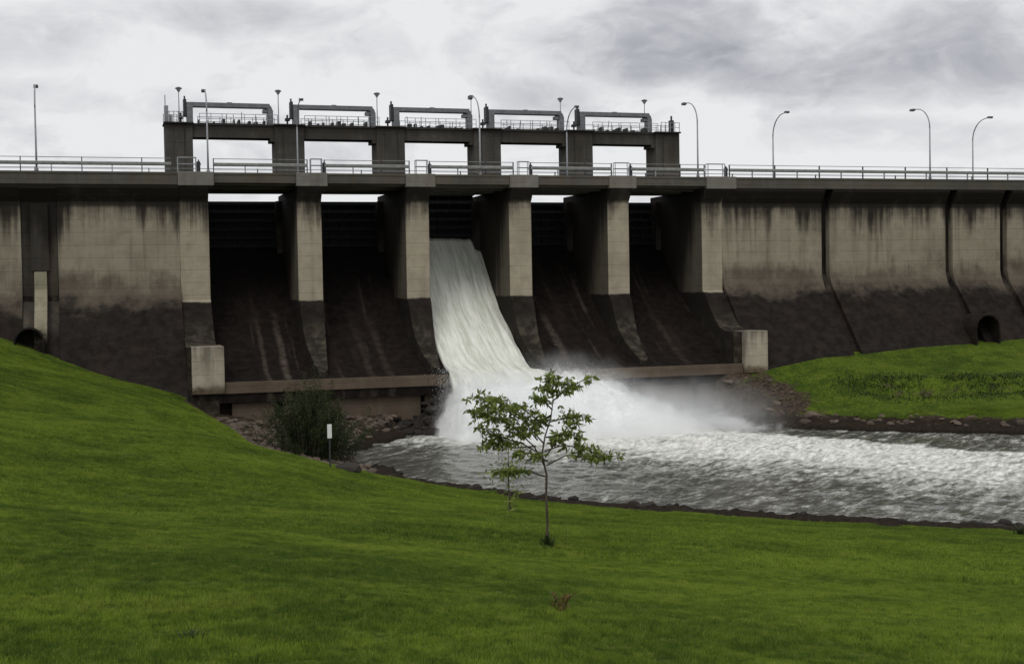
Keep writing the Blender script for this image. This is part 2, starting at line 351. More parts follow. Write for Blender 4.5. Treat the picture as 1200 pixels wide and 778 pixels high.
M['fall'] = fall_mat('falling water', (.56, .58, .49), (.87, .88, .81), True)
M['foam'] = fall_mat('foam', (.66, .69, .68), (.9, .91, .9), False)

# ------------------------------------------------------------------ terrain
def hz(x): return 338.5-(x-600)*.01746        # horizon row
cps = []
def cp(px, d, z):                              # by azimuth and distance from the viewpoint
    v = ray(px, hz(px)); v = v/np.linalg.norm(v[:2]); cps.append((CAM[0]+v[0]*d, CAM[1]+v[1]*d, z))
cps += [(CAM[0], CAM[1], 11.9), (-30, -131, 13.5), (25, -131, 10.2), (-8, -165, 16), (60, -150, 8), (-50, -150, 16)]
near = [(450, 562), (500, 570), (570, 579), (640, 589), (720, 596), (800, 601), (900, 607), (1000, 613), (1200, 624), (1450, 640)]
NB = []
for px, py in near:
    p = at(px, py, 'z', .55); NB.append((p[0], p[1]))
    dd = math.hypot(p[0]-CAM[0], p[1]-CAM[1]); cps.append((p[0], p[1], .55))
    if px in (450, 640, 800, 1000, 1200, 1450):
        for t in (.16, .4, .7): cp(px, dd*t, 11.9+(.55-11.9)*t - (.25 if t == .4 else 0))
for px, l in {0: [(12, 10.3), (40, 7.3), (80, 6.8), (105, 7.8), (124, 9.15)],
              75: [(60, 6.8), (95, 6.6), (124, 7.3)],
              150: [(12, 10.3), (40, 7.3), (80, 6.0), (110, 5.7), (124, 5.5)],
              200: [(60, 6.3), (95, 5.2), (122, 4.7)],
              250: [(12, 10.3), (40, 7.1), (75, 5.5), (99, 4.45), (112, 3.4), (121, 2.6)],
              290: [(60, 5.8), (97, 2.35), (106, 1.3)], 340: [(40, 6.7), (80, 3.4), (96, 1.6), (105, .9)],
              390: [(60, 4.5), (93, 1.15)],
              -150: [(40, 8.5), (90, 10.5), (128, 13)], -500: [(40, 12), (90, 16), (150, 20)]}.items():
    for d, z in l: cp(px, d, z)
for x, z in [(-15.3, 9.15), (-12.8, 8.3), (-9, 6.7), (-5, 5.6), (-1.5, 4.6), (3, 4.0), (-30, 13.5), (-60, 19)]: cps.append((x, -6, z))
# far bank
FB = [(52.5, -8.5), (56, -13)]
for px, py in [(900, 493), (1000, 497), (1100, 499), (1200, 501), (1400, 506)]:
    p = at(px, py, 'z', .4); FB.append((p[0], p[1])); cps.append((p[0], p[1], .5))
for x, y, z in [(56, -8.5, 4.0), (59.6, -7, 4.9), (70, -7, 5.7), (81, -7, 6.1), (92, -7, 6.6), (110, -7, 7.5), (66, -14, 3.4), (76, -18, 3.3), (88, -22, 3.4), (105, -28, 4), (130, -30, 7), (150, -60, 6), (59, -12, 2.5), (62, -17, 1.4), (68, -21, 1.5), (78, -27, 1.4)]:
    cps.append((x, y, z))
cps = np.array(cps)
def tps(P, lam=.6):
    n = len(P); d2 = ((P[:, None, :2]-P[None, :, :2])**2).sum(-1); K = d2*np.log(d2+1e-9)*.5; K[np.arange(n), np.arange(n)] = lam*20
    A = np.zeros((n+3, n+3)); A[:n, :n] = K; Q = np.c_[np.ones(n), P[:, :2]]; A[:n, n:] = Q; A[n:, :n] = Q.T
    return np.linalg.solve(A, np.r_[P[:, 2], 0, 0, 0])
_w = tps(cps)
def base_z(X, Y):
    X = np.clip(X, -62, 135); Y = np.clip(Y, -165, -2); out = _w[-3]+_w[-2]*X+_w[-1]*Y
    for i in range(len(cps)):
        d2 = (X-cps[i, 0])**2+(Y-cps[i, 1])**2; out = out+_w[i]*d2*np.log(d2+1e-9)*.5
    return out
# river outline: near bank from the dam toe downstream, far bank back
NBL = [(18.5, -2), (18.5, -9), (14.5, -15), (12.0, -20), (10.6, -27), (10.2, -33)]+[(x, y) for x, y in NB]+[(75, -108), (140, -170), (400, -420)]
FBL = [(53, -2)]+FB+[(130, -62), (200, -110), (480, -330)]
def side_dist(X, Y, line):
    """signed distance to a polyline"""
    best = np.full(X.shape, 1e9); sg = np.zeros(X.shape)
    for (x0, y0), (x1, y1) in zip(line[:-1], line[1:]):
        dx_, dy_ = x1-x0, y1-y0; L = dx_*dx_+dy_*dy_
        t = np.clip(((X-x0)*dx_+(Y-y0)*dy_)/L, 0, 1); d = np.hypot(X-x0-t*dx_, Y-y0-t*dy_)
        c = dx_*(Y-y0)-dy_*(X-x0); up_ = d < best-1e-9
        sg = np.where(up_, np.sign(c), sg); best = np.where(up_, d, best)
    return best*sg
def inriver(X, Y):                              # >0 inside the river (distance to the nearer bank)
    a = side_dist(X, Y, NBL); b = -side_dist(X, Y, FBL)
    w = (fbm(X*.45, Y*.45, 3)-.5)*1.3
    return np.minimum(a, b)+w
CREST = []
for px_, d_ in ((205, 126), (225, 114), (250, 100), (290, 97), (340, 96), (390, 94), (430, 90)):
    v = ray(px_, hz(px_)); v = v/np.linalg.norm(v[:2]); CREST.append((CAM[0]+v[0]*d_, CAM[1]+v[1]*d_))
def crest_dist(X, Y):                           # >0 on the rubble side, beyond the edge of the left lawn
    d = side_dist(X, Y, CREST); return np.where((X < 20) & (Y > -45), d, -9)+(fbm(X*.5, Y*.5, 3)-.5)*1.4
def ground_z(X, Y):
    X = np.asarray(X, float); Y = np.asarray(Y, float)
    z = base_z(X, Y); r = inriver(X, Y)
    z = z+(fbm(X*.14, Y*.14, 3)-.5)*.28+(fbm(X*.8, Y*.8, 3)-.5)*.10
    rough = sstep(r, -9, -1)*sstep(X, 45, 52); z = z+rough*(fbm(X*.6, Y*.6, 4)-.45)*1.3
    r2 = sstep(r, -5, -.5)*(1-sstep(X, 14, 17)); z = z+r2*(fbm(X*.9, Y*.9, 4)-.4)*.6
    tl = -side_dist(X, Y, [(62, -12), (69, -16.5), (77, -19.5), (86, -22), (96, -26), (120, -34)])+(fbm(X*.5, Y*.5, 3)-.5)*1.6
    tk = sstep(X, 63, 68)*(X < 130)*(Y > -60); z = z+tk*(-sstep(tl, -.2, .5)*sstep(-tl, -8, -1)*.65+sstep(-tl, .2, .8)*sstep(tl, -8, -1)*.55)
    z = z+sstep(X, 74, 79)*sstep(r, -6, -3.5)*sstep(r, -.6, -2.2)*.75
    cd_ = crest_dist(X, Y); z = z-sstep(cd_, 0, 2.5)*np.clip(z-1.6, 0, 1.3)+sstep(cd_, .5, 2.5)*(fbm(X*.7+5, Y*.7, 4)-.45)*.7
    sh = np.where(r < 1.8, .52-r*.06, .39-(r-1.8)*1.0); nb_ = (Y < -36) & (X < 150) & (X > 8) & (side_dist(X, Y, NBL) < 12)
    sh = np.where(nb_ & (r < 1.9), .70-r*.05, sh)+np.where(nb_ & (r < 1.9), (fbm(X*1.3, Y*1.3, 3)-.5)*.25, 0)
    z = np.where((r > 0) & nb_, sh, z); z = np.where(r > 0, np.minimum(z, sh), np.maximum(z, .42-.05*np.minimum(r, 0)))
    z = np.clip(z, -2.2, 24)
    z = np.where((Y > -7.2) & (X > 3.5) & (X < 55), -2.2, z)
    return np.where(Y > 6, 10.0, z)
def ground_hit(px, py):
    v = ray(px, py); ts = np.linspace(4, 160, 1500); P = CAM[None]+ts[:, None]*v[None]
    z = ground_z(P[:, 0], P[:, 1]); k = np.argmax(P[:, 2] < z); return P[k], ts[k]
def spaced(segs):
    out = []
    for a, b, s in segs: out.append(np.arange(a, b, s))
    return np.concatenate(out+[[segs[-1][1]]])
gx = spaced([(-2500, -300, 220), (-300, -70, 15), (-70, -24, 1.5), (-24, 96, .45), (96, 140, 2), (140, 400, 20), (400, 3000, 200)])
gy = spaced([(-2500, -400, 200), (-400, -140, 12), (-140, -2, .45), (-2, 40, 4), (40, 400, 60), (400, 3000, 300)])
GX, GY = np.meshgrid(gx, gy, indexing='ij'); GZ = ground_z(GX, GY)
rr = inriver(GX, GY)
dirt = sstep(rr, -.9, -.1)*.9
dirt = np.maximum(dirt, sstep(rr, -6.5, -2.5)*sstep(GX, 45, 50)*.7)
_tl = -side_dist(GX, GY, [(62, -12), (69, -16.5), (77, -19.5), (86, -22), (96, -26), (120, -34)])
dirt = np.maximum(dirt, np.exp(-((_tl-.2)/.8)**2)*.4*sstep(GX, 63, 68)*(GY > -60))
dirt = np.maximum(dirt, sstep(crest_dist(GX, GY), -.3, .6)*.85)
ground = grid('ground', gx, gy, GZ, M['ground'], {'dirt': dirt}); tag(ground, kind='structure')

# ------------------------------------------------------------------ river surface
wx = spaced([(-40, 8, 4), (8, 92, .26), (92, 120, .8), (120, 500, 12)]); wy = spaced([(-480, -120, 12), (-120, -84, .8), (-84, -4, .26)]+[(-4, -1.5, .6)])
WX, WY = np.meshgrid(wx, wy, indexing='ij')
# current: from the plunge point towards lower right
c0 = np.array([29., -13.]); c1 = np.array([60., -62.]); cl = np.linalg.norm(c1-c0); cdv = (c1-c0)/cl; cn = np.array([-cdv[1], cdv[0]])
s_ = ((WX-c0[0])*cdv[0]+(WY-c0[1])*cdv[1]); t_ = ((WX-c0[0])*cn[0]+(WY-c0[1])*cn[1])      # t>0 = far bank side
wf = fbm(WX*.12, WY*.12, 3); q1 = (WX*cdv[0]+WY*cdv[1]); q2 = (WX*cn[0]+WY*cn[1])
tfar = 11-.0*s_+.02*s_+(wf-.5)*7; tnear = -10-.03*s_+(wf-.5)*9
band = sstep(t_, tfar+1.2, tfar-2.2)*sstep(t_, tnear-11, tnear+11)*sstep(s_, -9, -3)
foam = band*(1.02-.28*sstep(s_, 10, 70))
foam = np.maximum(foam, .26*sstep(t_, -34, -10)); foam = np.maximum(foam, .12+.12*sstep(s_, 5, 40)); foam = np.where(band > .02, foam*(.8+.45*fbm(q1*.1, q2*.35, 3)), foam)
foam = np.maximum(foam, 1.2*np.exp(-(((WX-30)/11)**2+((WY+17)/8)**2)**1.5))
foam = np.maximum(foam, .42*np.exp(-((WX-66)/16)**2-((t_-17)/3.0)**2))
chop = fbm(q1*.55, q2*1.1, 4, .5)-.5; chop2 = 1-np.abs(2*fbm(q1*.42, q2*.8, 3)-1)
amp = .2+.3*band*(1-.45*sstep(s_, 10, 60))
WZ = chop*amp*.95+(chop2-.75)*amp*.6
river = grid('river_water', wx, wy, WZ, M['water'], {'foam': foam}); tag(river, kind='structure')
mb = MB(); mb.box(-2500, 3000, 15, 2500, 10.5, 22.3); rw = mb.build('reservoir_water', M['water']); tag(rw, kind='structure')

# ------------------------------------------------------------------ dam
P = 11.0; PW = 2.44
dam = empty('spillway_dam', (27.5, 0, 4)); dam['_w'] = 1
bpy.context.view_layer.update()
tag(dam, 'long stained concrete dam with five gated spillway bays and a road along its top', 'dam')
def dp(mb_, name, mat, **k): return mb_.build(name, mat, dam, **k)
core_prof = [(9.4, 24.0), (.8, 24.0), (.8, 14.6), (-1.4, 11.4), (-6.7, 4.8), (-8.4, 2), (-8.4, -2.5), (16, -2.5), (14, 24.0)]
wall_prof = [(.85, 23.98), (-.97, 23.98), (-.92, 23.7), (-.45, 23.0), (0, 22.45), (0, 14.8), (-.12, 14.1), (-.55, 13.2), (-2.3, 11.1), (-4.35, 8.6), (-7.6, 4.6), (-9.4, 2), (-9.4, -2.4), (-6.5, -2.4), (-.6, 11.2), (.85, 14.0)]
for x0, x1 in ((-160, -.3), (57.4, 260)):
    mb = MB(); mb.prism(core_prof, x0, x1); dp(mb, 'wall_core', M['groove'])
for x0, x1 in ((-160, -140), (-139, -119), (-118, -98), (-97, -77), (-76, -56), (-55, -36), (-35, -14.75), (-11.5, -.36), (57.45, 69.75), (70.75, 86.0), (87.0, 93.5), (94.5, 110), (111, 131), (132, 152), (153, 173), (174, 194), (195, 215), (216, 260)):
    mb = MB(); mb.prism(wall_prof, x0, x1); o = dp(mb, 'wall_section', M['wall'])
# vertical drain shaft with pale strip on the left wall
mb = MB(); mb.prism([(.8, 23.97), (-.95, 23.97), (-.9, 23.6), (.12, 22.4), (.12, 13.5), (-5, 7.6), (-5, 6), (.8, 6)], -14.74, -11.52)
mb.box(-13.9, -12.3, -.28, .4, 15.9, 22.2, .05); dp(mb, 'drain_shaft', M['shaft'])
mb = MB(); mb.prism([(.3, 15.85), (-.75, 15.85), (-.75, 14.2), (-1.5, 13.0), (-4.6, 9.4), (-4.6, 7), (.3, 7)], -13.65, -12.55)
part_label(dp(mb, 'pilaster', M['strip']), 'pale narrow concrete strip below the dark drain shaft')

# piers
nose_prof = [(-.003, 12.72), (-.5, 12.2), (-1.0, 11.2), (-1.6, 9.9), (-2.4, 8.8), (-3.3, 8.0), (-4.5, 7.15), (-5.7, 6.5), (-6.4, 6.15)]
for k in range(6):
    x0 = P*k; x1 = x0+PW; mb = MB()
    if k == 0: x0 = -.35
    mb.box(x0, x1, 0, 14, 3, 24.0, .03)
    mb.prism([(-.003, 23.98), (-.98, 23.98), (-.93, 23.7), (-.46, 23.0), (-.003, 22.45)], x0+.02, x1-.02)
    if k in (0, 5):
        xx0, xx1 = (x0, x1) if k == 0 else (x0, x1+.0)
        mb.prism([(-.004, 12.95), (-.6, 12.45), (-1.8, 11.1), (-3.0, 9.8), (-4.1, 9.05), (-5.4, 8.67), (-7.3, 8.6), (-7.3, 2), (-.004, 2)], xx0, xx1)
    else:
        vs = []; n = len(nose_prof)
        for i, (y, z) in enumerate(nose_prof):
            t = -y/6.4; hw = PW/2*(1-.62*t**1.25)
            vs += [(x0+PW/2-hw, y, z), (x0+PW/2+hw, y, z), (x0+PW/2-hw, y, 4.4), (x0+PW/2+hw, y, 4.4)]
        fs = []
        for i in range(n-1):
            a = 4*i; b = a+4; fs += [(a, b, b+1, a+1), (a+2, a+3, b+3, b+2), (a, a+2, b+2, b), (a+1, b+1, b+3, a+3)]
        cx = x0+PW/2; e = 4*(n-1); vs += [(cx, -7.0, 5.9), (cx, -7.05, 4.4)]; t_i = len(vs)-2
        fs += [(e, t_i, e+1), (e, e+2, t_i+1, t_i), (e+1, t_i, t_i+1, e+3), (0, 1, 3, 2)]
        mb.add(vs, fs)
    if k > 0:
        m9 = MB(); m9.box(x0-.62, x0-.003, 11.0, 13.9, 12, 23.3); m9.box(x0-.95, x0-.6, 12.9, 13.8, 12, 23.3)
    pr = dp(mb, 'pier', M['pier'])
    if k > 0: m9.build('gate_guide', M['shaft'], pr)
    mb = MB(); a, b = (P*k-.15, P*k+2.95) if k < 5 else (55.15, 58.7)
    if k == 0: a = -.45
    mb.box(a, b, -1.14, -.2, 23.93, 25.27, .05)
    dp(mb, 'pier_cap', M['cap'])
# chutes
chute_prof = [(13.9, 18.0), (12.8, 18.35), (11.6, 18.2), (10.4, 17.3), (9, 15.9), (7.5, 14.4), (6, 13.0), (4, 11.2), (2.5, 10.2), (1, 9.3), (-.5, 8.4), (-1.8, 7.55), (-3.4, 6.65), (-5, 5.95), (-6.2, 5.55), (-7.45, 5.35)]
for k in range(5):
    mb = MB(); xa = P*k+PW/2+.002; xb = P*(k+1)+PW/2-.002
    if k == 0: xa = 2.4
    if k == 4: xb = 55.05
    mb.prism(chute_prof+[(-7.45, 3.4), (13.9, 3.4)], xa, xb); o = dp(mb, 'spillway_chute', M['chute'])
mb = MB(); mb.box(2.46, 22.2, -7.62, -7.2, 4.25, 5.33, .04); dp(mb, 'toe_ledge', M['ledge'])
mb = MB(); mb.box(22.21, 36, -7.6, -7.2, 4.25, 5.31, .04); mb.box(36.01, 55.9, -7.62, -7.2, 4.25, 5.33, .04); dp(mb, 'toe_ledge', M['ledge'])
for a, b in ((3.6, 7.55), (8.3, 21.6), (22, 50.4), (51.1, 56.5)):
    mb = MB(); mb.box(a, b, -6.9, -4, -2.5, 4.26, .05); part_label(dp(mb, 'toe_base', M['ledge']), 'tan concrete base set back under the ledge')
mb = MB(); mb.box(2.5, 56, -6.2, 10, -2.5, 3.41); dp(mb, 'foundation', M['wall'])
for x0, x1 in ((0.0, 2.92), (55.95, 58.66)):
    mb = MB(); mb.box(x0, x1, -7.9, -4.3, 4.3, 8.68, .05); part_label(dp(mb, 'end_block', M['block']), 'pale square concrete block at the end of the toe ledge')
# gates
for k in range(5):
    lift = 1.05 if k == 2 else 0.0
    mb = MB(); xa = P*k+PW-.1; xb = P*(k+1)-.3; z0 = 18.3+lift
    mb.box(xa, xb, 12.7, 12.9, z0, z0+5.05)
    gt = dp(mb, 'sluice_gate', M['gate'])
    if k == 2: gt['label'] = 'dark steel gate raised to let the water through'
    for i, dz_ in enumerate((.25, 1.15, 2.05, 3.0, 3.95, 4.85)):
        m2 = MB(); m2.box(xa, xb, 12.15, 12.69, z0+dz_-.05, z0+dz_+.05); m2.box(xa, xb, 12.1, 12.15, z0+dz_-.17, z0+dz_+.17)
        m2.build('girder', M['gate'], gt)
    m3 = MB()
    for j in range(7): m3.box(xa+.3+j*(xb-xa-.7)/6, xa+.42+j*(xb-xa-.7)/6, 12.35, 12.69, z0+.02, z0+5.03)
    m3.build('stiffeners', M['gate'], gt)
# road deck
for a, b in ((-160, -.45), (2.95, 10.84), (13.96, 21.84), (24.96, 32.84), (35.96, 43.84), (46.96, 55.14), (58.71, 260)):
    mb = MB(); mb.box(a, b, -1.0, -.2, 24.22 if 0 < a < 50 else 24.0, 25.2, .04); mb.box(a, b, -1.06, -.8, 25.0, 25.22, .02); dp(mb, 'fascia_beam', M['fascia'])
mb = MB(); mb.box(-160, 260, -.2, 9.5, 24.05, 25.1); mb.box(-160, 260, 9.5, 9.8, 23.95, 25.22)
for k in range(5):
    for yy in (2.0, 5.2, 8.2): mb.box(P*k+PW+.01, P*(k+1)-.01, yy, yy+.5, 23.95 if yy > 8 else 23.85, 24.045)
dp(mb, 'road_deck', M['fascia'])
mb = MB(); mb.box(-160, 260, .2, 8.8, 25.1, 25.108); dp(mb, 'road_surface', M['road'])
mb = MB(); mb.box(-160, 260, .05, .195, 25.1, 25.22); mb.box(-160, 260, 8.805, 8.95, 25.1, 25.22); dp(mb, 'kerb', M['cap'])
# tunnel portals in the sloping foot
def portal(xc, y0, y1, z0, r, h, lab):
    mb = MB(); n = 14; out = []; inn = []
    for i in range(n+1):
        th = math.pi*i/n; out.append((math.cos(th)*(r+.14), h+math.sin(th)*(r+.14))); inn.append((math.cos(th)*r, h+math.sin(th)*r))
    out = [(r+.14, -2)]+out+[(-r-.14, -2)]; inn = [(r, -2)]+inn+[(-r, -2)]
    k = len(out); vs = []
    for yy in (y0, y1):
        vs += [(xc+a, yy, z0+b) for a, b in out]; vs += [(xc+a, yy, z0+b) for a, b in inn]
    fs = []
    for i in range(k-1):
        fs += [(i, i+1, k+i+1, k+i), (i, 2*k+i, 2*k+i+1, i+1), (k+i, k+i+1, 3*k+i+1, 3*k+i)]
    mb.add(vs, fs)
    o = dp(mb, 'tunnel_portal', M['groove']); o['label'] = lab
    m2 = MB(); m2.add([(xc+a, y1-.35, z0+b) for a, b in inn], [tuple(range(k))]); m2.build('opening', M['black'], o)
portal(-14.05, -5.1, -2.2, 7.6, 1.15, 1.85, 'dark round-topped drain opening half hidden by the grass slope')
portal(86.6, -6.9, -2.2, 6.0, 1.45, 2.15, 'dark arched opening in the foot of the right wall')

# ------------------------------------------------------------------ hoist gantry over the gates
ga = empty('hoist_gantry', (27.5, 12, 25.1)); ga['_w'] = 1
tag(ga, 'dark concrete gantry of six columns carrying grey steel hoist frames above the spillway gates', 'gantry')
GB, GT = 29.95, 31.3
for k in range(6):
    mb = MB(); a, b = P*k-.62, P*k+2.5
    if k == 0: a, b = -.95, 1.85
    if k == 5: a, b = 54.35, 57.35
    mb.box(a, b, 10.6, 13.6, 25.1, GT, .04); mb.box(a+.9, b-.9, 10.45, 10.59, 25.1, GT-.4)
    mb.box(a-.12, b+.12, 10.35, 13.8, GT+.002, GT+.16, .02)
    c = mb.build('column', M['column'], ga)
    if k > 0:
        m2 = MB(); m2.prism([(10.9, 29.94), (10.9, 29.6), (13.2, 29.6), (13.2, 29.94)], a-.45, a-.003); m2.build('corbel', M['column'], c)
for k in range(5):
    a = P*k+2.5 if k else 1.85; b = P*(k+1)-.62 if k < 4 else 54.35
    mb = MB(); mb.box(a+.002, b-.002, 10.9, 11.35, GB, GT-.1); mb.box(a+.002, b-.002, 12.75, 13.2, GB, GT-.1); mb.box(a+.002, b-.002, 10.8, 13.4, GT-.098, GT+.1)
    br = mb.build('crossbeam', M['column'], ga)
    for i in range(9):
        xx = a+.4+(b-a-.9)*(i+random.uniform(.1, .6))/9; w_ = random.uniform(.15, .45); hh = random.uniform(.15, .6); m2 = MB()
        m2.box(xx, xx+w_, 11.2+random.random()*.6, 12.4+random.random()*.3, GT+.1, GT+.1+hh, .02); m2.build('hoist_gear', M['dsteel'], br)
    m2 = MB(); m2.tube([(a+.7, 12.9, GT+.32), (b-.7, 12.9, GT+.32)], .11, 8); m2.build('hoist_shaft', M['dsteel'], br)
# one portal frame, then copies
def portal_frame():
    mb = MB(); L = 9.0
    mb.box(0, .62, 11.3, 12.7, GT+.1, 33.25, .04); mb.box(L-.55, L, 11.5, 12.6, GT+.1, 33.05, .04)
    mb.prism([(11.45, 33.25), (12.65, 33.25), (12.65, 33.68), (11.45, 33.68)], .0, L-.35)
    # rounded shoulder on the right
    for i in range(5):
        t0 = math.pi/2*i/5; t1 = math.pi/2*(i+1)/5; c_ = (L-.75, 33.0)
        q = lambda t, r_: (c_[0]+math.sin(t)*r_, c_[1]+math.cos(t)*r_)
        A, B, C_, D = q(t0, .68), q(t1, .68), q(t1, .2), q(t0, .2)
        mb.add([(A[0], 11.48, A[1]), (B[0], 11.48, B[1]), (C_[0], 11.48, C_[1]), (D[0], 11.48, D[1]), (A[0], 12.62, A[1]), (B[0], 12.62, B[1]), (C_[0], 12.62, C_[1]), (D[0], 12.62, D[1])],
               [(0, 1, 2, 3), (7, 6, 5, 4), (0, 4, 5, 1), (2, 6, 7, 3)])
    mb.box(L-1.05, L-.56, 11.6, 12.5, 32.75, 33.1)
    mb.box(4.2, 4.7, 11.7, 12.4, 33.681, 33.78)
    f = mb.build('hoist_frame', M['steel'], ga)
    m2 = MB(); m2.box(-.32, -.01, 11.5, 12.4, GT+.9, 34.0, .02); m2.box(-.26, -.1, 11.8, 12.0, 34.0, 34.35); m2.box(-.85, -.33, 11.5, 12.2, 31.95, 32.25, .04); m2.tube([(-.6, 11.9, 31.5), (-.6, 11.9, 32.6)], .1)
    h = m2.build('hoist_motor', M['dsteel'], f); return f
pf = portal_frame(); offs = [1.35, 12.5, 23.5, 34.4, 45.3]
pf.matrix_parent_inverse = Matrix.Translation(-ga.location) @ Matrix.Translation((offs[0], 0, 0))
for o_ in offs[1:]:
    c = copy_tree(pf, ga); c.matrix_parent_inverse = Matrix.Translation(-ga.location) @ Matrix.Translation((o_, 0, 0))
# hand rails on the gantry
for k in range(5):
    a = P*k+2.6; b = P*(k+1)-.3
    for yy in (10.75, 13.45):
        n = 7; mb = MB()
        for i in range(n+1):
            x = a+(b-a)*i/n; mb.tube([(x, yy, GT+.1), (x, yy, GT+1.15)], .035, 6)
        for zz in (GT+.6, GT+1.12): mb.tube([(a, yy, zz), (b, yy, zz)], .03, 6)
        mb.build('handrail', M['galv'], ga)
    for i in range(5):
        x = a+(b-a)*(i+random.uniform(.2, .8))/5; mb = MB(); mb.tube([(x, 12+random.uniform(-.6, .6), GT+.1), (x, 12, GT+random.uniform(.9, 1.6))], .035, 6); mb.build('hoist_rod', M['dsteel'], ga)
for a, b in ((-.95, .9), (55.1, 57.4)):
    n = 4
    for yy in (10.7, 13.5):
        mb = MB()
        for i in range(n+1):
            x = a+(b-a)*i/n; mb.tube([(x, yy, GT+.15), (x, yy, GT+1.3)], .04, 6)
        for zz in (GT+.7, GT+1.25): mb.tube([(a, yy, zz), (b, yy, zz)], .03, 6)
        mb.build('handrail', M['galv'], ga)
mb = MB(); mb.box(-.95, -.55, 11, 11.9, GT+.15, 33.2, .02); mb.tube([(-.85, 11.2, 33.2), (-.85, 11.2, 34.3)], .05); mb.box(-.5, -.2, 11.2, 11.7, GT+.15, 32.3); part_label(mb.build('ladder_cage', M['galv'], ga), 'grey ladder cage with a short mast at the left end')
mb = MB(); mb.box(56.5, 56.95, 11.2, 11.8, GT+.15, 32.9, .02); mb.tube([(56.7, 11.4, 32.9), (56.7, 11.4, 33.4)], .12); part_label(mb.build('control_post', M['dsteel'], ga), 'dark control post at the right end')

# ------------------------------------------------------------------ globe-topped post lamps on the gantry
def post_lamp():
    t = empty('post_lamp', (0, 0, 0))
    mb = MB(); mb.tube([(0, 0, 0), (0, 0, 3.5)], [.06, .045], 8); mb.lathe((0, 0, 0), [(.12, 0), (.12, .06), (.07, .1)], 10); mb.build('pole', M['galv'], t)
    mb = MB(); mb.lathe((0, 0, 3.48), [(.05, 0), (.1, .05), (.24, .28), (.3, .36)], 14); mb.build('lamp_globe', M['glass'], t, smooth=True)
    mb = MB(); mb.lathe((0, 0, 3.84), [(.36, 0), (.38, .05), (.22, .16), (.05, .2)], 14); mb.build('lamp_cover', M['lamp'], t, smooth=True)
    return t
pl = post_lamp()
order = ['first from the left, beside the ladder cage', 'second from the left', 'third from the left', 'fourth from the left', 'fifth from the left', 'last on the right']
for k, x in enumerate([.65, 11.1, 21.95, 32.75, 43.45, 53.95]):
    o = pl if k == 0 else copy_tree(pl); o.location = (x, 12.9, GT+.1 if k < 5 else GT+.16)
    tag(o, 'thin round-headed post lamp on the gantry, '+order[k], 'lamp', 'small post lamps along the gantry top')

# ------------------------------------------------------------------ road lamps with curved arms
def street_lamp(direction):
    t = empty('street_lamp', (0, 0, 0)); L = 3.3; Hh = 8.4 if direction > 0 else 8.35
    pts = [(0, 0, 0), (0, 0, 2), (0, 0, 5.9)]; rad = [.1, .09, .075]
    pole = MB(); pole.tube(pts, rad, 10); pole.lathe((0, 0, 0), [(.17, 0), (.17, .25), (.11, .32)], 12); pole.build('pole', M['galv'], t, smooth=True)
    arm = MB(); ap = []
    for i in range(11):
        th = math.pi/2*i/10*1.0; ap.append((0, direction*(1-math.cos(th))*(L-.7), 5.9+math.sin(th)*(Hh-5.95)))
    ap.append((0, direction*(L-.3), Hh-.03)); arm.tube(ap, [.07]*6+[.055]*6, 8); arm.build('arm', M['galv'], t, smooth=True)
    h = MB(); y0 = direction*(L-.45)
    h.add([(sx*w, y0+direction*l, Hh+z) for l, w, zt, zb in ((0, .08, .07, -.07), (.25, .2, .1, -.13), (.7, .22, .09, -.17), (1.0, .1, .03, -.08)) for sx, z in ((-1, zb), (1, zb), (1, zt), (-1, zt))],
          [(3, 2, 1, 0), (12, 13, 14, 15)]+[(4*i+j, 4*i+(j+1) % 4, 4*i+4+(j+1) % 4, 4*i+4+j) for i in range(3) for j in range(4)])
    h.build('lamp_head', M['lamp'], t); return t
fl = street_lamp(1); bl = street_lamp(-1)
flab = ['leftmost street lamp, alone over the left part of the railing', 'street lamp in front of the first gantry bay', 'street lamp in front of the fourth gantry column', 'street lamp just right of the gantry, arm curving left', 'street lamp over the right wall with its arm curving left']
for i, (px, py) in enumerate([(43, 200), (244, 201), (563, 206), (818, 208), (1090, 210)]):
    p = at(px, py+1, 'y', -.62); o = fl if i == 0 else copy_tree(fl); o.location = (p[0], -.62, 25.2)
    tag(o, flab[i], 'street lamp', 'tall curved street lamps along the dam road')
blab = ['street lamp beside the second gantry column, arm curving right', 'street lamp beside the fifth gantry column, arm curving right', 'thin street lamp curving right in open sky, nearest the gantry', 'rightmost street lamp, curving right']
for i, (px, py) in enumerate([(348, 150), (664, 150), (906, 180), (1140, 180)]):
    p = at(px, py, 'y', 9.3); o = bl if i == 0 else copy_tree(bl); o.location = (p[0], 9.3, 25.1)
    tag(o, blab[i], 'street lamp', 'tall curved street lamps along the dam road')

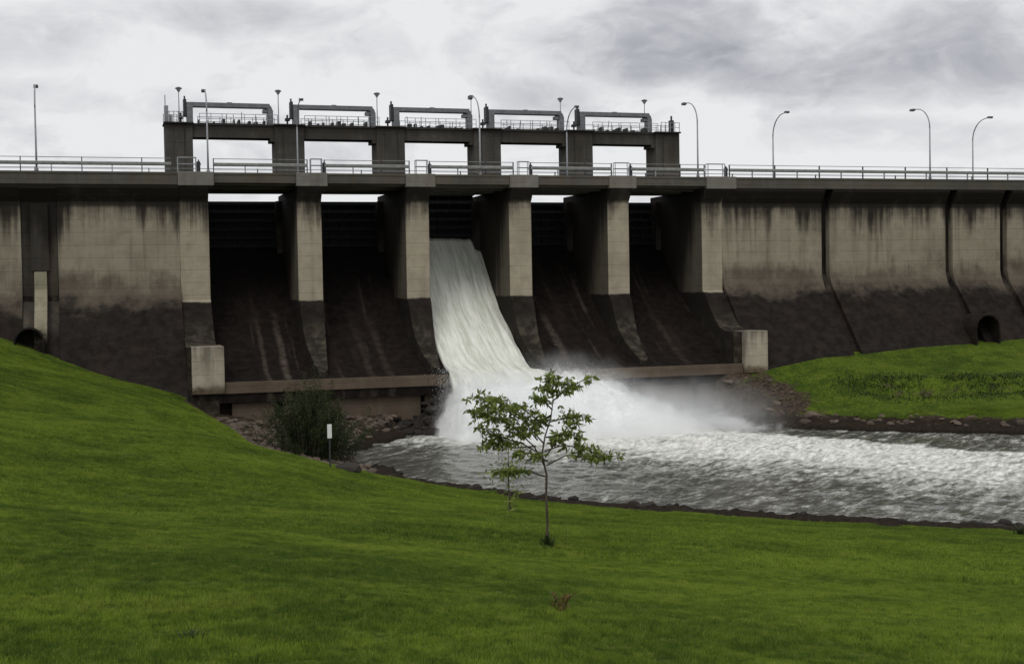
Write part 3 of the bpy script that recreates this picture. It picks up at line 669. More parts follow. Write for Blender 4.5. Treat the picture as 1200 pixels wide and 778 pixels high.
# ------------------------------------------------------------------ road railings
def railing(x0, x1, y, lab, thick=True, post=2.75, z0=25.2, cut=None):
    t = empty('guard_railing', ((x0+x1)/2, y, z0)); t['_w'] = 1
    tag(t, lab, 'railing', 'railing lengths along the dam road')
    n = max(1, round((x1-x0)/post))
    if cut is None: cut = (0, 0)
    if thick:
        mb = MB(); mb.prism([(y-.05, z0+.62), (y-.1, z0+.7), (y-.1, z0+.88), (y-.05, z0+.96), (y+.03, z0+.96), (y+.03, z0+.62)], x0+cut[0], x1-cut[1]); mb.build('guard_beam', M['rail'], t)
    mb = MB(); mb.tube([(x0, y+.05, z0+1.34), (x1, y+.05, z0+1.34)], .033, 6); mb.build('top_rail', M['rail'], t)
    mb = MB(); mb.tube([(x0, y+.05, z0+.28), (x1, y+.05, z0+.28)], .02, 6); mb.build('lower_rail', M['galv'], t)
    for i in range(n+1):
        x = x0+(x1-x0)*i/n; tall = i % 2 == 0 or i == n; m2 = MB()
        m2.box(x-.045, x+.045, y-.03, y+.12, z0, z0+(1.38 if tall else .7)); m2.build('post', M['dsteel'] if tall else M['galv'], t)
    return t
for a, b, l in ((-58, -1.0, 'long road railing left of the gantry, running out of the picture on the left'),
                (2.95, 12.0, 'short road railing in front of the first gantry opening'), (13.7, 22.3, 'short road railing in front of the second gantry opening'),
                (24.4, 33.3, 'short road railing in front of the third gantry opening'), (35.2, 44.2, 'short road railing in front of the fourth gantry opening'),
                (46.4, 55.0, 'short road railing in front of the fifth gantry opening'), (58.0, 130, 'long road railing right of the gantry, running out of the picture on the right')):
    railing(a, b, -.85, l)
railing(-58, 130, 9.6, 'low railing along the far edge of the dam road', thick=False, post=5.5, z0=25.2)
# inspection hatches / end cages above the caps
for i, (x, w) in enumerate(((-.4, 1.7), (12.35, 1.1), (23.0, 1.2), (33.9, 1.1), (44.6, 1.6), (55.4, 2.0))):
    t = empty('barrier_frame', (x+w/2, -.9, 25.27)); t['_w'] = 1
    mb = MB(); z0 = 25.27
    for xx in (x, x+w):
        mb.tube([(xx, -.9, z0), (xx, -.9, z0+1.4)], .045, 6); mb.tube([(xx, -.35, z0-.07), (xx, -.35, z0+1.4)], .04, 6)
        for zz in (.75, 1.38): mb.tube([(xx, -.9, z0+zz), (xx, -.35, z0+zz)], .035, 6)
    for yy in (-.9, -.35):
        for zz in (.75, 1.38): mb.tube([(x, yy, z0+zz), (x+w, yy, z0+zz)], .035, 6)
    mb.build('frame', M['galv'], t)
    mb = MB(); mb.box(x+w+.08, x+w+.42, -.8, -.45, z0, z0+1.0, .03); mb.add([(x+w+.0, -.82, z0+.55), (x+w+.5, -.82, z0+.7), (x+w+.5, -.45, z0+.7), (x+w, -.45, z0+.55), (x+w+.25, -.65, z0+1.25)], [(0, 1, 2, 3), (0, 4, 1), (1, 4, 2), (2, 4, 3), (3, 4, 0)])
    mb.build('end_post', M['dsteel'], t)
    tag(t, 'metal barrier frame in the railing gap above the '+['first', 'second', 'third', 'fourth', 'fifth', 'sixth'][i]+' pier from the left', 'barrier', 'barrier frames above the piers')

# ------------------------------------------------------------------ falling water
prof = [(12.6, 19.25)]+[(y, z+.28+.25*(1-max(0, y)/12)) for y, z in chute_prof[3:]]
prof = prof[:-1]+[(-7.6, 5.75), (-9.2, 5.45), (-10.8, 4.9), (-12.3, 4.0), (-13.6, 2.8), (-14.8, 1.2), (-15.6, -.4)]
py_ = np.array([p[0] for p in prof]); pz_ = np.array([p[1] for p in prof])
ac = np.r_[0, np.cumsum(np.hypot(np.diff(py_), np.diff(pz_)))]; nv = 150; sv = np.linspace(0, ac[-1], nv)
Yp = np.interp(sv, ac, py_); Zp = np.interp(sv, ac, pz_)
nu = 90; U = np.linspace(0, 1, nu)
VX = np.zeros((nu, nv)); VY = np.zeros_like(VX); VZ = np.zeros_like(VX)
for j in range(nv):
    s = sv[j]; fall = max(0, (-7.0-Yp[j])); xl = 24.46-.16*fall; xr = 32.98+.55*fall
    VX[:, j] = xl+(xr-xl)*U
nx_ = fbm(VX*1.6, np.tile(sv*.16, (nu, 1)), 4, .6)-.5; nn = fbm(VX*.7+9, np.tile(sv*.5, (nu, 1)), 4, .6)-.5
k_ = np.clip(sv/ac[-1], 0, 1)[None]
VY[:] = Yp[None]-nx_*.5*k_-nn*1.0*k_**2; VZ[:] = Zp[None]+nx_*.35+nn*.9*k_**2
VZ -= (1-np.minimum(1, np.minimum(U, 1-U)*14))[:, None]*.25
co = np.stack([VX, VY, VZ], -1).reshape(-1, 3); mb = MB()
mb.add(co, [(i*nv+j, i*nv+j+1, (i+1)*nv+j+1, (i+1)*nv+j) for i in range(nu-1) for j in range(nv-1)])
# underside so the sheet has thickness
co2 = co.copy(); co2[:, 2] -= .6; co2[:, 1] += .3
mb.add(co2, [((i+1)*nv+j, (i+1)*nv+j+1, i*nv+j+1, i*nv+j) for i in range(nu-1) for j in range(nv-1)])
N_ = nu*nv; 
for j in range(nv-1):
    mb.f.append((j, N_+j, N_+j+1, j+1)); a = (nu-1)*nv; mb.f.append((a+j, a+j+1, N_+a+j+1, N_+a+j))
fw_ = mb.build('falling_water', M['fall'], smooth=True); tag(fw_, kind='structure')

# churned mound where the jet lands and spreads
fx_ = np.arange(20, 62, .2); fy_ = np.arange(-34, -7.7, .2); FX, FY = np.meshgrid(fx_, fy_, indexing='ij')
hx = 5.2*sstep(FX, 21.3, 24.5)*(1-sstep(FX, 34.5, 47.5))
ridge = np.where(FY > -11.5, sstep(FY, -7.0, -10.5)*0+1, 1)*(1-sstep(-FY, 11.5, 21+0*FX))
ridge = ridge*(.5+.5*np.maximum(sstep(-FY, 9.0, 13.0), sstep(FX, 32, 35)))
HZ = hx*ridge+.9*np.exp(-((FX-40)/9)**2-((FY+17)/6)**2)
HZ = HZ*(.9+.2*fbm(FX*.25, FY*.25, 3))+(fbm(FX*.8, FY*.5-HZ*.35, 5, .6)-.5)*np.clip(HZ, 0, 1.8)*1.0-.35
HZ = HZ-1.2*(1-sstep(hx*ridge, .02, .7))
HZ = HZ-.9*(1-sstep(np.minimum(FX-20, 62-FX), 0, 3))-.9*(1-sstep(FY+34, 0, 3))
fm = grid('foam_mound', fx_, fy_, HZ, M['foam']); tag(fm, kind='structure')
# droplets torn off the jet
mb = MB(); r_ = np.random.default_rng(5)
def drop(x, y, z, s):
    v = [(x+a*s, y+b*s, z+c*s*1.4) for a, b, c in ((1, 0, 0), (-.5, .87, 0), (-.5, -.87, 0), (0, 0, 1), (0, 0, -1))]
    mb.add(v, [(0, 1, 3), (1, 2, 3), (2, 0, 3), (1, 0, 4), (2, 1, 4), (0, 2, 4)])
for i in range(4200):
    u = r_.random()
    if u < .35:   x = r_.normal(23.3, .55); y = r_.uniform(-15, -8); z = r_.uniform(0, 6.2)
    elif u < .75:
        x = r_.uniform(24, 46); y = r_.normal(-12.5, 1.6); z = 5.0*(1-sstep(np.array(x), 35.5, 48))+r_.exponential(.35)+.2
    else:         x = r_.uniform(22, 44); y = r_.uniform(-19, -12); z = r_.exponential(.5)+1
    drop(float(x), float(y), float(z), r_.uniform(.012, .03))
sp = mb.build('spray_droplets', M['foam']); tag(sp, kind='stuff')
# mist
def mist(name, c, rad, dens, seed):
    bm = bmesh.new(); bmesh.ops.create_icosphere(bm, subdivisions=4, radius=1)
    for v in bm.verts: v.co = Vector((c[0]+v.co.x*rad[0], c[1]+v.co.y*rad[1], max(-.1, c[2]+v.co.z*rad[2])))
    me = bpy.data.meshes.new(name); bm.to_mesh(me); bm.free()
    m = bpy.data.materials.new(name); m.use_nodes = True; g = NT(m.node_tree); p = g.pos()
    rel = g.n('ShaderNodeVectorMath', {'operation': 'SUBTRACT'}, i0=p, i1=c).outputs[0]
    rel = g.n('ShaderNodeVectorMath', {'operation': 'DIVIDE'}, i0=rel, i1=rad).outputs[0]
    ln = g.n('ShaderNodeVectorMath', {'operation': 'LENGTH'}, i0=rel).outputs['Value']
    n = g.noise(g.scl(p, .22, .22, .3, (seed, 0, 0)), 1.0, 5, .6)
    d = g.m('MULTIPLY', g.sm(g.m('ADD', ln, g.m('MULTIPLY', g.m('SUBTRACT', n, .5), 1.0)), 1.0, .1), dens)
    d = g.m('MULTIPLY', d, g.sm(ln, 1.0, .85))
    v = g.n('ShaderNodeVolumePrincipled', None, Density=d); v.inputs['Color'].default_value = (.93, .94, .95, 1); v.inputs['Anisotropy'].default_value = .2
    o = g.n('ShaderNodeOutputMaterial'); g.t.links.new(v.outputs[0], o.inputs['Volume'])
    me.materials.append(m); ob = bpy.data.objects.new(name, me); S.collection.objects.link(ob); tag(ob, kind='stuff'); return ob
mist('spray_mist', (46, -14, 1.0), (13, 6.0, 4.6), .13, 3.0)
def spray_shell():
    mb = MB(); mb.box(19.5, 58, -27, -6.5, -.1, 8.0); m = bpy.data.materials.new('spray shell'); m.use_nodes = True; g = NT(m.node_tree); p = g.pos(); x, y, z = g.xyz(p)
    n = g.noise(p, .7, 7, .7, .5); n0 = g.noise(p, .2, 3, .6)
    hx = g.m('MULTIPLY', g.sm(x, 20.8, 24.0), g.sm(x, 50, 34.5)); H = g.m('MULTIPLY', hx, g.sm(y, -24, -11)); H = g.m('MULTIPLY', H, 4.9); H = g.m('ADD', H, g.m('MULTIPLY', g.m('MULTIPLY', g.sm(x, 57, 50), g.sm(x, 22, 25)), g.m('MULTIPLY', g.sm(y, -26, -21), .9)))
    lipf = g.m('MAXIMUM', g.sm(x, 32, 35), g.sm(y, -9, -13)); H = g.m('MULTIPLY', H, g.m('ADD', .55, g.m('MULTIPLY', lipf, .45)))
    e = g.m('SUBTRACT', g.m('ADD', H, g.m('ADD', g.m('MULTIPLY', g.m('SUBTRACT', n, .5), 6.0), g.m('MULTIPLY', g.m('SUBTRACT', n0, .5), 2.4))), z)
    d = g.m('MULTIPLY', g.sm(e, .1, 1.7), 1.3); d = g.m('ADD', d, g.m('MULTIPLY', g.sm(e, -2.4, .2), .045)); d = g.m('MULTIPLY', d, g.sm(z, 8.2, 6.8))
    d = g.m('MULTIPLY', d, g.sm(H, .05, 1.0)); d = g.m('MULTIPLY', d, g.sm(y, -6.9, -8.2))
    v = g.n('ShaderNodeVolumePrincipled', None, Density=d); v.inputs['Color'].default_value = (.985, .99, .995, 1); v.inputs['Anisotropy'].default_value = .1
    o = g.n('ShaderNodeOutputMaterial'); g.t.links.new(v.outputs[0], o.inputs['Volume']); m.cycles.volume_step_rate = .35
    tag(mb.build('spray_mist', m), kind='stuff')
spray_shell()

# ------------------------------------------------------------------ rocks
def rock_mesh(mb, c, s, seed, flat=.6):
    r_ = np.random.default_rng(seed); bm = bmesh.new(); bmesh.ops.create_icosphere(bm, subdivisions=2, radius=1)
    pl_ = [(Vector(r_.normal(size=3)).normalized(), r_.uniform(.55, .9)) for _ in range(9)]
    for v in bm.verts:
        for n_, d in pl_:
            k = v.co.dot(n_)
            if k > d: v.co -= n_*(k-d)*.9
    a = r_.uniform(.7, 1.3, 3); rot = Matrix.Rotation(r_.uniform(0, 6.28), 3, 'Z')
    vs = [rot @ Vector((v.co.x*a[0]*s, v.co.y*a[1]*s, v.co.z*a[2]*s*flat))+Vector(c) for v in bm.verts]
    bm.verts.index_update(); mb.add(vs, [[v.index for v in f.verts] for f in bm.faces]); bm.free()
def hero_rock(loc, s, mat, lab, seed, group=None, flat=.6):
    mb = MB(); rock_mesh(mb, (0, 0, s*.25), s, seed, flat); o = mb.build('boulder', mat); o.location = loc; tag(o, lab, 'boulder', group)
p, _ = ground_hit(410, 552); hero_rock((p[0], p[1], p[2]-.05), .75, M['wetrock'], 'dark boulder at the water edge just right of the white marker post', 3)
mb = MB(); r_ = np.random.default_rng(2)
for i in range(1500):
    x = r_.uniform(51, 100); t = r_.uniform(0, 1); y = r_.uniform(-50, -8)
    k = float(inriver(np.array([x]), np.array([y]))[0])
    if -4.2 < k < .5 and r_.random() < (.9 if k > -2 else .4): rock_mesh(mb, (x, y, float(ground_z(x, y))+.02), r_.uniform(.12, .5)*(1.2 if k > -1.5 else .8), i+100, .6)
o = mb.build('bank_rubble', M['rock']); tag(o, kind='stuff')
mb = MB()
for i in range(2200):
    x = r_.uniform(2, 20); y = r_.uniform(-40, -8); k = float(inriver(np.array([x]), np.array([y]))[0])
    if k < .3 and crest_dist(np.array([x]), np.array([y]))[0] > .2: rock_mesh(mb, (x, y, float(ground_z(x, y))+.03), r_.uniform(.12, .45), i+4000, .6)
o = mb.build('bank_rubble', M['rock']); tag(o, kind='stuff')
mb = MB()
for i in range(260):
    x = r_.uniform(9, 24.5); y = r_.uniform(-11.5, -6.2); s = r_.uniform(.3, .95)
    rock_mesh(mb, (x, y, max(0, 1.7+(y+6.5)*.42)*r_.uniform(.3, .9)), s, i+8000, .6)
for i in range(90):
    x = r_.uniform(21.6, 24.2); y = r_.uniform(-9.5, -7); rock_mesh(mb, (x, y, r_.uniform(0, 3.6)*(1-(abs(y)-7)/3.4)), r_.uniform(.3, .7), i+9000, .7)
o = mb.build('dark_rocks', M['wetrock']); tag(o, kind='stuff')
mb = MB()
for i in range(4200):                      # eroded lip of the near bank
    t = r_.uniform(0, 1); x = r_.uniform(9, 46); y = r_.uniform(-80, -34); k = float(inriver(np.array([x]), np.array([y]))[0])
    nzz = float(fbm(np.array([x*.35]), np.array([y*.35]), 2)[0])
    if -.4 < k < 2.3 and r_.random() < (nzz-.32)*2.2: rock_mesh(mb, (x, y, float(ground_z(x, y))-.02), .07+.32*r_.random()**2.2, i+12000, .7)
o = mb.build('shore_stones', M['wetrock']); tag(o, kind='stuff')

# ------------------------------------------------------------------ plants
def leaf(mb, p, d, L, w, nrm):
    d = d.normalized(); sd_ = d.cross(nrm)
    if sd_.length < 1e-3: sd_ = d.orthogonal()
    sd_.normalize(); n_ = sd_.cross(d)
    mb.add([p, p+d*L*.45+sd_*w*.5-n_*w*.12, p+d*L-n_*L*.12, p+d*L*.45-sd_*w*.5-n_*w*.12, p+d*L*.5+n_*w*.04], [(0, 1, 4), (1, 2, 4), (2, 3, 4), (3, 0, 4)])
def rv(s=1.0): return Vector((random.gauss(0, s), random.gauss(0, s), random.gauss(0, s)))
camr = Vector(cr); camu = Vector(cu)
# sapling
p, dist = ground_hit(641, 641); TB = Vector(p); mpx = dist/FPX; print('sapling', p, dist, mpx)
tree = empty('sapling_tree', TB); tag(tree, 'young sapling with thin bare stem and wide sparse crown, in front of the waterfall', 'tree')
hx_ = Vector((math.cos(YAW), -math.sin(YAW), 0)); hy_ = Vector((math.sin(YAW), math.cos(YAW), 0))
def L2(px, py, d=0.0): return hx_*((px-641)*mpx)+Vector((0, 0, (641-py)*mpx))+hy_*d
trunk_pts = [(641, 641), (642, 610), (641, 580), (642, 556), (637, 532), (641, 510), (648, 490), (651, 468), (650, 446), (650, 432)]
mb = MB(); mb.tube([L2(*q)-Vector((0, 0, .08 if i == 0 else 0)) for i, q in enumerate(trunk_pts)], [.04, .033, .03, .028, .024, .02, .017, .013, .009, .004], 8)
limbs = [([(641, 548), (628, 522), (605, 500), (580, 478), (562, 462)], -.3), ([(637, 532), (615, 520), (590, 512), (566, 500)], .35), ([(641, 558), (622, 552), (600, 551), (586, 553)], .1),
         ([(640, 520), (622, 500), (602, 478), (572, 466)], .5), ([(642, 545), (665, 533), (695, 535), (722, 534)], -.2), ([(640, 528), (662, 522), (690, 528), (712, 541)], .4),
         ([(642, 512), (660, 508), (684, 509)], -.4), ([(647, 494), (665, 490), (685, 489)], .3), ([(650, 470), (665, 458), (690, 444)], .1), ([(650, 462), (640, 455), (646, 443)], -.3),
         ([(645, 500), (628, 487), (612, 472)], -.5), ([(643, 540), (630, 530), (612, 525)], -.6), ([(650, 480), (640, 470), (632, 468)], .5), ([(641, 535), (655, 518), (672, 500)], .7),
         ([(618, 505), (596, 494), (574, 483), (556, 478)], -.4), ([(630, 522), (605, 524), (582, 518), (570, 522)], .2), ([(612, 490), (596, 480), (584, 464)], .2), ([(632, 515), (622, 502), (606, 506)], -.2), ([(650, 455), (656, 447), (668, 452)], 0), ([(648, 486), (640, 492), (628, 500)], .4)]
twig_tips = []
for pts, dep in limbs:
    n = len(pts); P3 = [L2(x, y, dep*i/(n-1)) for i, (x, y) in enumerate(pts)]
    mb.tube(P3, [.016*(1-i/n)+.005 for i in range(n)], 6)
    for i in range(n-1):
        for t in np.linspace(.15 if i == 0 else 0, 1, 4): twig_tips.append((P3[i].lerp(P3[i+1], float(t)), (i+t)/(n-1)))
lv = MB()
for c, t in twig_tips:
    if t < .38: continue
    for j in range(random.choice((3, 4, 4))):
        dirn = (rv(1)+Vector((0, 0, .1))); dirn.z *= .3; dirn.normalize(); ln = random.uniform(.12, .42); e = c+dirn*ln
        mb.tube([c, c.lerp(e, .5)+Vector((0, 0, .02)), e], [.005, .004, .002], 4)
        for q in range(random.choice((6, 7, 8, 9))):
            b = c.lerp(e, random.uniform(.25, 1)); dd = (rv(.8)+dirn*.5+Vector((0, 0, -.35)))
            leaf(lv, b, dd, random.uniform(.09, .21), random.uniform(.045, .085), rv(1))
for q in range(14):
    b = L2(650+random.gauss(0, 3), random.uniform(432, 448)); leaf(lv, b, rv(1), .1, .045, rv(1))
mb.build('trunk', M['bark'], tree); lv.build('crown', M['leaf'], tree)
# tuft of tall grass at the foot
def tuft(name, loc, n, h, spread, mat, lab, cat, lean=.35, group=None, wid=.014):
    mb = MB()
    for i in range(n):
        a = random.uniform(0, 6.28); r0 = abs(random.gauss(0, spread)); b = Vector((math.cos(a)*r0, math.sin(a)*r0, -.03)); hh = h*random.uniform(.4, 1.1)
        d = Vector((math.cos(a+random.gauss(0, .6)), math.sin(a+random.gauss(0, .6)), 0)); s_v = d.cross(Vector((0, 0, 1)))*wid
        m_ = b+d*hh*lean*.3+Vector((0, 0, hh*.6)); e = b+d*hh*lean+Vector((0, 0, hh))
        mb.add([b-s_v, b+s_v, m_+s_v*.8, m_-s_v*.8, e], [(0, 1, 2, 3), (3, 2, 4)])
    o = mb.build(name, mat); o.location = loc; tag(o, lab, cat, group); return o
tuft('grass_tuft', TB+Vector((0, 0, 0)), 90, .4, .09, M['bushleaf'], 'dark tuft of long grass around the foot of the sapling stem', 'grass tuft')
p, _ = ground_hit(663, 640); tt = empty('plant_stalk', Vector(p)); tag(tt, 'faint thin dry stalk standing right of the sapling', 'plant')
mb = MB(); mb.tube([(0, 0, -.03), (.02, 0, .4), (.0, 0, .85)], [.008, .006, .003], 5); mb.build('stem', M['bark'], tt)
mb = MB()
for i in range(12): leaf(mb, Vector((0, 0, random.uniform(.4, .85))), rv(1), .07, .02, rv(1))
mb.build('foliage', M['leaf'], tt)
# second, smaller sapling near the water
p, dist2 = ground_hit(597, 600); t2 = empty('small_sapling', Vector(p)); m2px = dist2/FPX; tag(t2, 'small leafy sapling at the lawn edge behind and left of the big one', 'tree')
mb = MB(); mb.tube([(0, 0, -.05), (.01, 0, .5), (-.03, 0, 1.6), (.02, 0, 3.0)], [.05, .035, .025, .01], 7); lv = MB()
for px, py in ((597, 590), (597, 580), (600, 572), (596, 597), (575, 553), (585, 550), (597, 549), (606, 552), (590, 557), (600, 540)):
    c = hx_*((px-597)*m2px)+Vector((0, 0, (600-py)*m2px))
    mb.tube([Vector((0, 0, max(.1, c.z-.5))), c], [.012, .004], 5)
    for i in range(26):
        b = c+Vector((random.gauss(0, .26), random.gauss(0, .3), random.gauss(0, .16))); leaf(lv, b, rv(1), random.uniform(.14, .24), .08, rv(1))
mb.build('trunk', M['bark'], t2); lv.build('crown', M['leaf'], t2)
# small weed on the lawn
p, _ = ground_hit(658, 719); w = empty('weed_plant', Vector(p)); tag(w, 'small yellowish brown weed on the lawn below the sapling', 'plant')
mb = MB(); lv = MB()
for i in range(11):
    a = i*.57+random.random()*.3; e = Vector((math.cos(a)*random.uniform(.06, .2), math.sin(a)*random.uniform(.06, .2), random.uniform(.1, .26))); mb.tube([(0, 0, -.02), e*.5+Vector((0, 0, .04)), e], [.006, .005, .003], 5)
    for j in range(6): leaf(lv, e*random.uniform(.5, 1.05), rv(1)+Vector((0, 0, .3)), random.uniform(.05, .09), .03, rv(1))
mb.build('stem', M['rust'], w); lv.build('foliage', M['weed'], w)
p, _ = ground_hit(227, 749); tuft('grass_tuft', Vector(p), 70, .13, .09, M['bushleaf'], 'dark tuft in the lawn at the lower left', 'grass tuft', .5, wid=.008)
p, _ = ground_hit(1196, 627); tuft('reed_clump', Vector(p), 60, .6, .15, M['bushleaf'], 'small reed clump at the near waterline by the right edge', 'plant', .5, wid=.025)
# shrub by the toe of the dam
bc = ground_hit(368, 543)[0]; bc = Vector((at(366, 538, 'z', .8)[0], at(366, 538, 'z', .8)[1], .5))
shrub = empty('willow_shrub', bc); tag(shrub, 'dark bushy shrub of upright stems below the dam toe, behind the white marker post', 'shrub')
mb = MB(); lv = MB()
for i in range(250):
    a = random.uniform(0, 6.28); r0 = abs(random.gauss(0, 1.1)); b = Vector((math.cos(a)*r0*1.25, math.sin(a)*r0, 0)); hh = random.uniform(2.2, 5.0)*(1.18-.2*r0/1.2)
    if random.random() < .18: hh *= 1.32
    out = Vector((math.cos(a), math.sin(a), 0))*(r0*.45+random.uniform(.1, .9)); pts = [b, b+out*.3+Vector((0, 0, hh*.4)), b+out*.75+Vector((0, 0, hh*.75)), b+out*1.2+Vector((0, 0, hh))]
    mb.tube(pts, [.03, .022, .014, .005], 5)
    for j in range(150):
        t = random.uniform(.08, 1)*3; i0 = min(2, int(t)); c = pts[i0].lerp(pts[i0+1], t-i0)+Vector((random.gauss(0, .13), random.gauss(0, .13), random.gauss(0, .1)))
        leaf(lv, c, Vector((random.gauss(0, .6), random.gauss(0, .6), random.uniform(-.2, 1.2))), random.uniform(.18, .32), random.uniform(.04, .07), rv(1))
mb.build('stems', M['bark'], shrub); lv.build('foliage', M['bushleaf'], shrub)
# low scrub beside the shrub and along the banks
def scrub(px, py, s, lab, n=420, mat='bushleaf'):
    p, _ = ground_hit(px, py); t = empty('low_shrub', Vector(p)); tag(t, lab, 'shrub'); mb = MB(); lv = MB()
    for i in range(14):
        a = random.uniform(0, 6.28); e = Vector((math.cos(a)*s*random.uniform(.2, .8), math.sin(a)*s*random.uniform(.2, .8), s*random.uniform(.4, .9))); mb.tube([(0, 0, -.1), e*.5+Vector((0, 0, .1*s)), e], [.03, .02, .006], 5)
        for j in range(n//14): leaf(lv, e*random.uniform(.35, 1.1)+rv(.13*s), rv(1)+Vector((0, 0, .5)), random.uniform(.12, .22), .06, rv(1))
    mb.build('stems', M['bark'], t); lv.build('foliage', M[mat], t)
scrub(318, 500, 1.5, 'low green shrub on the rubble left of the tall shrub')
scrub(400, 533, 1.3, 'low dark shrub at the water edge right of the tall shrub')

# darker coarse grass along the ledge of the far bank
mb = MB(); LN = [(62, -12), (69, -16.5), (77, -19.5), (86, -22), (96, -26)]
for i in range(9000):
    k = random.random()*3.6+.3; j = int(k); t = k-j; x = LN[j][0]*(1-t)+LN[j+1][0]*t+random.gauss(0, 1.2); y = LN[j][1]*(1-t)+LN[j+1][1]*t+random.gauss(0, 1.1)
    if float(fbm(np.array([x*.4]), np.array([y*.4]), 2)[0]) < .2+.3*random.random(): continue
    z = float(ground_z(x, y)); hh = random.uniform(.08, .3); a = random.uniform(0, 6.28); d = Vector((math.cos(a), math.sin(a), 0)); q = d.cross(Vector((0, 0, 1)))*.035; b = Vector((x, y, z-.03)); m_ = b+d*hh*.2+Vector((0, 0, hh*.6))
    mb.add([b-q, b+q, m_+q*.8, m_-q*.8, b+d*hh*.5+Vector((0, 0, hh))], [(0, 1, 2, 3), (3, 2, 4)])
tag(mb.build('bank_grass', M['bushleaf']), kind='stuff')
# marker post
p, _ = ground_hit(387, 549); mk = empty('marker_post', Vector(p)); tag(mk, 'thin marker post with a white plate, on the lawn edge by the shrub', 'post')
s_ = 96/1545
mb = MB(); mb.box(-.045, .045, -.03, .03, -.3, 26*s_, .008); mb.build('pole', M['dsteel'], mk)
mb = MB(); mb.box(-.12, .12, -.05, -.031, 26*s_, 38*s_, .01); mb.build('plate', M['white'], mk)

# ------------------------------------------------------------------ lawn blades (instanced patches)
def patch(seed, n, size, hmin, hmax, wd):
    r_ = np.random.default_rng(seed); x = r_.uniform(-size/2, size/2, n); y = r_.uniform(-size/2, size/2, n)
    h = r_.uniform(hmin, hmax, n)*(.6+.8*fbm(x*3/size+seed*7, y*3/size+seed*3, 2)); a = r_.uniform(0, 6.283, n); le = r_.uniform(.1, .75, n)*h; b = a+r_.normal(0, .7, n)
    ux, uy = np.cos(a)*wd, np.sin(a)*wd; lx, ly = -np.sin(b)*le, np.cos(b)*le
    V = np.empty((n, 5, 3)); 
    V[:, 0] = np.c_[x-ux, y-uy, np.full(n, -.02)]; V[:, 1] = np.c_[x+ux, y+uy, np.full(n, -.02)]
    V[:, 2] = np.c_[x+ux*.7+lx*.35, y+uy*.7+ly*.35, h*.6]; V[:, 3] = np.c_[x-ux*.7+lx*.35, y-uy*.7+ly*.35, h*.6]; V[:, 4] = np.c_[x+lx, y+ly, h]
    me = bpy.data.meshes.new('grass_patch'); o = np.arange(n)*5
    me.from_pydata(V.reshape(-1, 3).tolist(), [], [f for i in o for f in ((i, i+1, i+2, i+3), (i+3, i+2, i+4))]); me.materials.append(M['blade']); return me
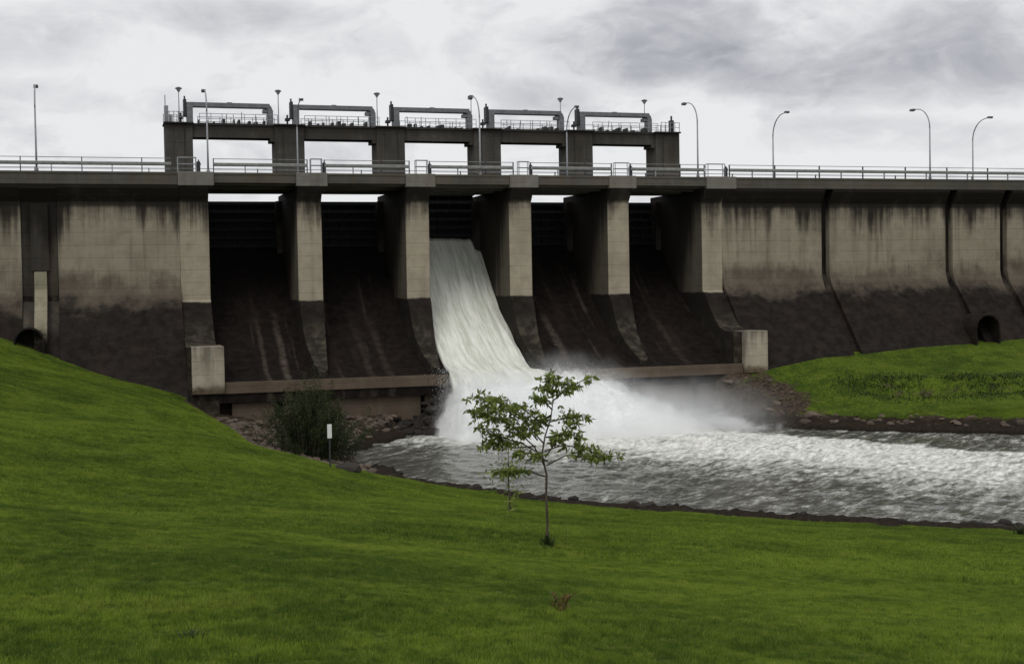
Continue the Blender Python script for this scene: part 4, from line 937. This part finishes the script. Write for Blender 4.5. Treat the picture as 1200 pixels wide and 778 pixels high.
def lawn(name, spacing, region, variants, jitter):
    xs = np.arange(-60, 110, spacing); ys = np.arange(-130, -5, spacing); X, Y = np.meshgrid(xs, ys)
    X = (X+rng.uniform(-jitter, jitter, X.shape)*spacing).ravel(); Y = (Y+rng.uniform(-jitter, jitter, Y.shape)*spacing).ravel()
    rel = np.c_[X, Y]-CAM[:2]; dep = rel@(fw[:2]/np.linalg.norm(fw[:2])); lat = rel@rt[:2]
    k = (dep > region[0]) & (dep <= region[1]) & (np.abs(lat) < dep*.47+4); X, Y = X[k], Y[k]
    r = inriver(X, Y); k = (r < -1.0) & ((r < -3.6) | (X < 44)) & (crest_dist(X, Y) < .2); X, Y = X[k], Y[k]; Z = ground_z(X, Y)
    k = (Y < -8); X, Y, Z = X[k], Y[k], Z[k]
    gxn = (ground_z(X+.4, Y)-ground_z(X-.4, Y))/.8; gyn = (ground_z(X, Y+.4)-ground_z(X, Y-.4))/.8
    nv_ = np.c_[-gxn, -gyn, np.ones(len(X))]; nv_ /= np.linalg.norm(nv_, axis=1)[:, None]
    me = bpy.data.meshes.new(name); me.vertices.add(len(X)); me.vertices.foreach_set('co', np.c_[X, Y, Z].ravel())
    a = me.attributes.new('nrm', 'FLOAT_VECTOR', 'POINT'); a.data.foreach_set('vector', nv_.ravel())
    ob = bpy.data.objects.new(name, me); S.collection.objects.link(ob); print(name, len(X))
    col = bpy.data.collections.new(name+'_variants')
    for v in variants: col.objects.link(bpy.data.objects.new('grass_patch', v))
    ng = bpy.data.node_groups.new(name, 'GeometryNodeTree'); ng.interface.new_socket('Geometry', in_out='INPUT', socket_type='NodeSocketGeometry'); ng.interface.new_socket('Geometry', in_out='OUTPUT', socket_type='NodeSocketGeometry')
    N = ng.nodes; Lk = ng.links.new
    gi = N.new('NodeGroupInput'); go = N.new('NodeGroupOutput'); ip = N.new('GeometryNodeInstanceOnPoints'); ci = N.new('GeometryNodeCollectionInfo')
    ci.inputs['Collection'].default_value = col; ci.inputs['Separate Children'].default_value = True; ci.inputs['Reset Children'].default_value = True
    na = N.new('GeometryNodeInputNamedAttribute'); na.data_type = 'FLOAT_VECTOR'; na.inputs['Name'].default_value = 'nrm'
    al = N.new('FunctionNodeAlignRotationToVector'); al.axis = 'Z'
    rr_ = N.new('FunctionNodeRotateRotation'); rr_.rotation_space = 'LOCAL'
    rvn = N.new('FunctionNodeRandomValue'); rvn.data_type = 'FLOAT_VECTOR'; rvn.inputs[0].default_value = (0, 0, 0); rvn.inputs[1].default_value = (0, 0, 6.283)
    e2r = N.new('FunctionNodeEulerToRotation'); Lk(rvn.outputs[0], e2r.inputs[0])
    Lk(na.outputs[0], al.inputs['Vector']); Lk(al.outputs[0], rr_.inputs[0]); Lk(e2r.outputs[0], rr_.inputs[1])
    Lk(gi.outputs[0], ip.inputs['Points']); Lk(ci.outputs[0], ip.inputs['Instance']); ip.inputs['Pick Instance'].default_value = True; Lk(rr_.outputs[0], ip.inputs['Rotation'])
    rs = N.new('FunctionNodeRandomValue'); rs.data_type = 'FLOAT'; rs.inputs[2].default_value = .75; rs.inputs[3].default_value = 1.25; rs.inputs['Seed'].default_value = 4; Lk(rs.outputs[1], ip.inputs['Scale'])
    Lk(ip.outputs[0], go.inputs[0]); md = ob.modifiers.new('scatter', 'NODES'); md.node_group = ng
    tag(ob, kind='stuff'); return ob
lawn('lawn_grass', .8, (2, 30), [patch(i, 3600, 1.0, .02, .062, .0026) for i in range(6)], .3)
lawn('lawn_grass', 1.5, (30, 125), [patch(10+i, 2200, 1.9, .03, .1, .007) for i in range(6)], .3)
for o in list(S.collection.objects):
    if '_w' in o: del o['_w']

for o in S.collection.objects:
    l = o.get('label')
    if l and not 4 <= len(l.split()) <= 16: print('LABEL', len(l.split()), l)
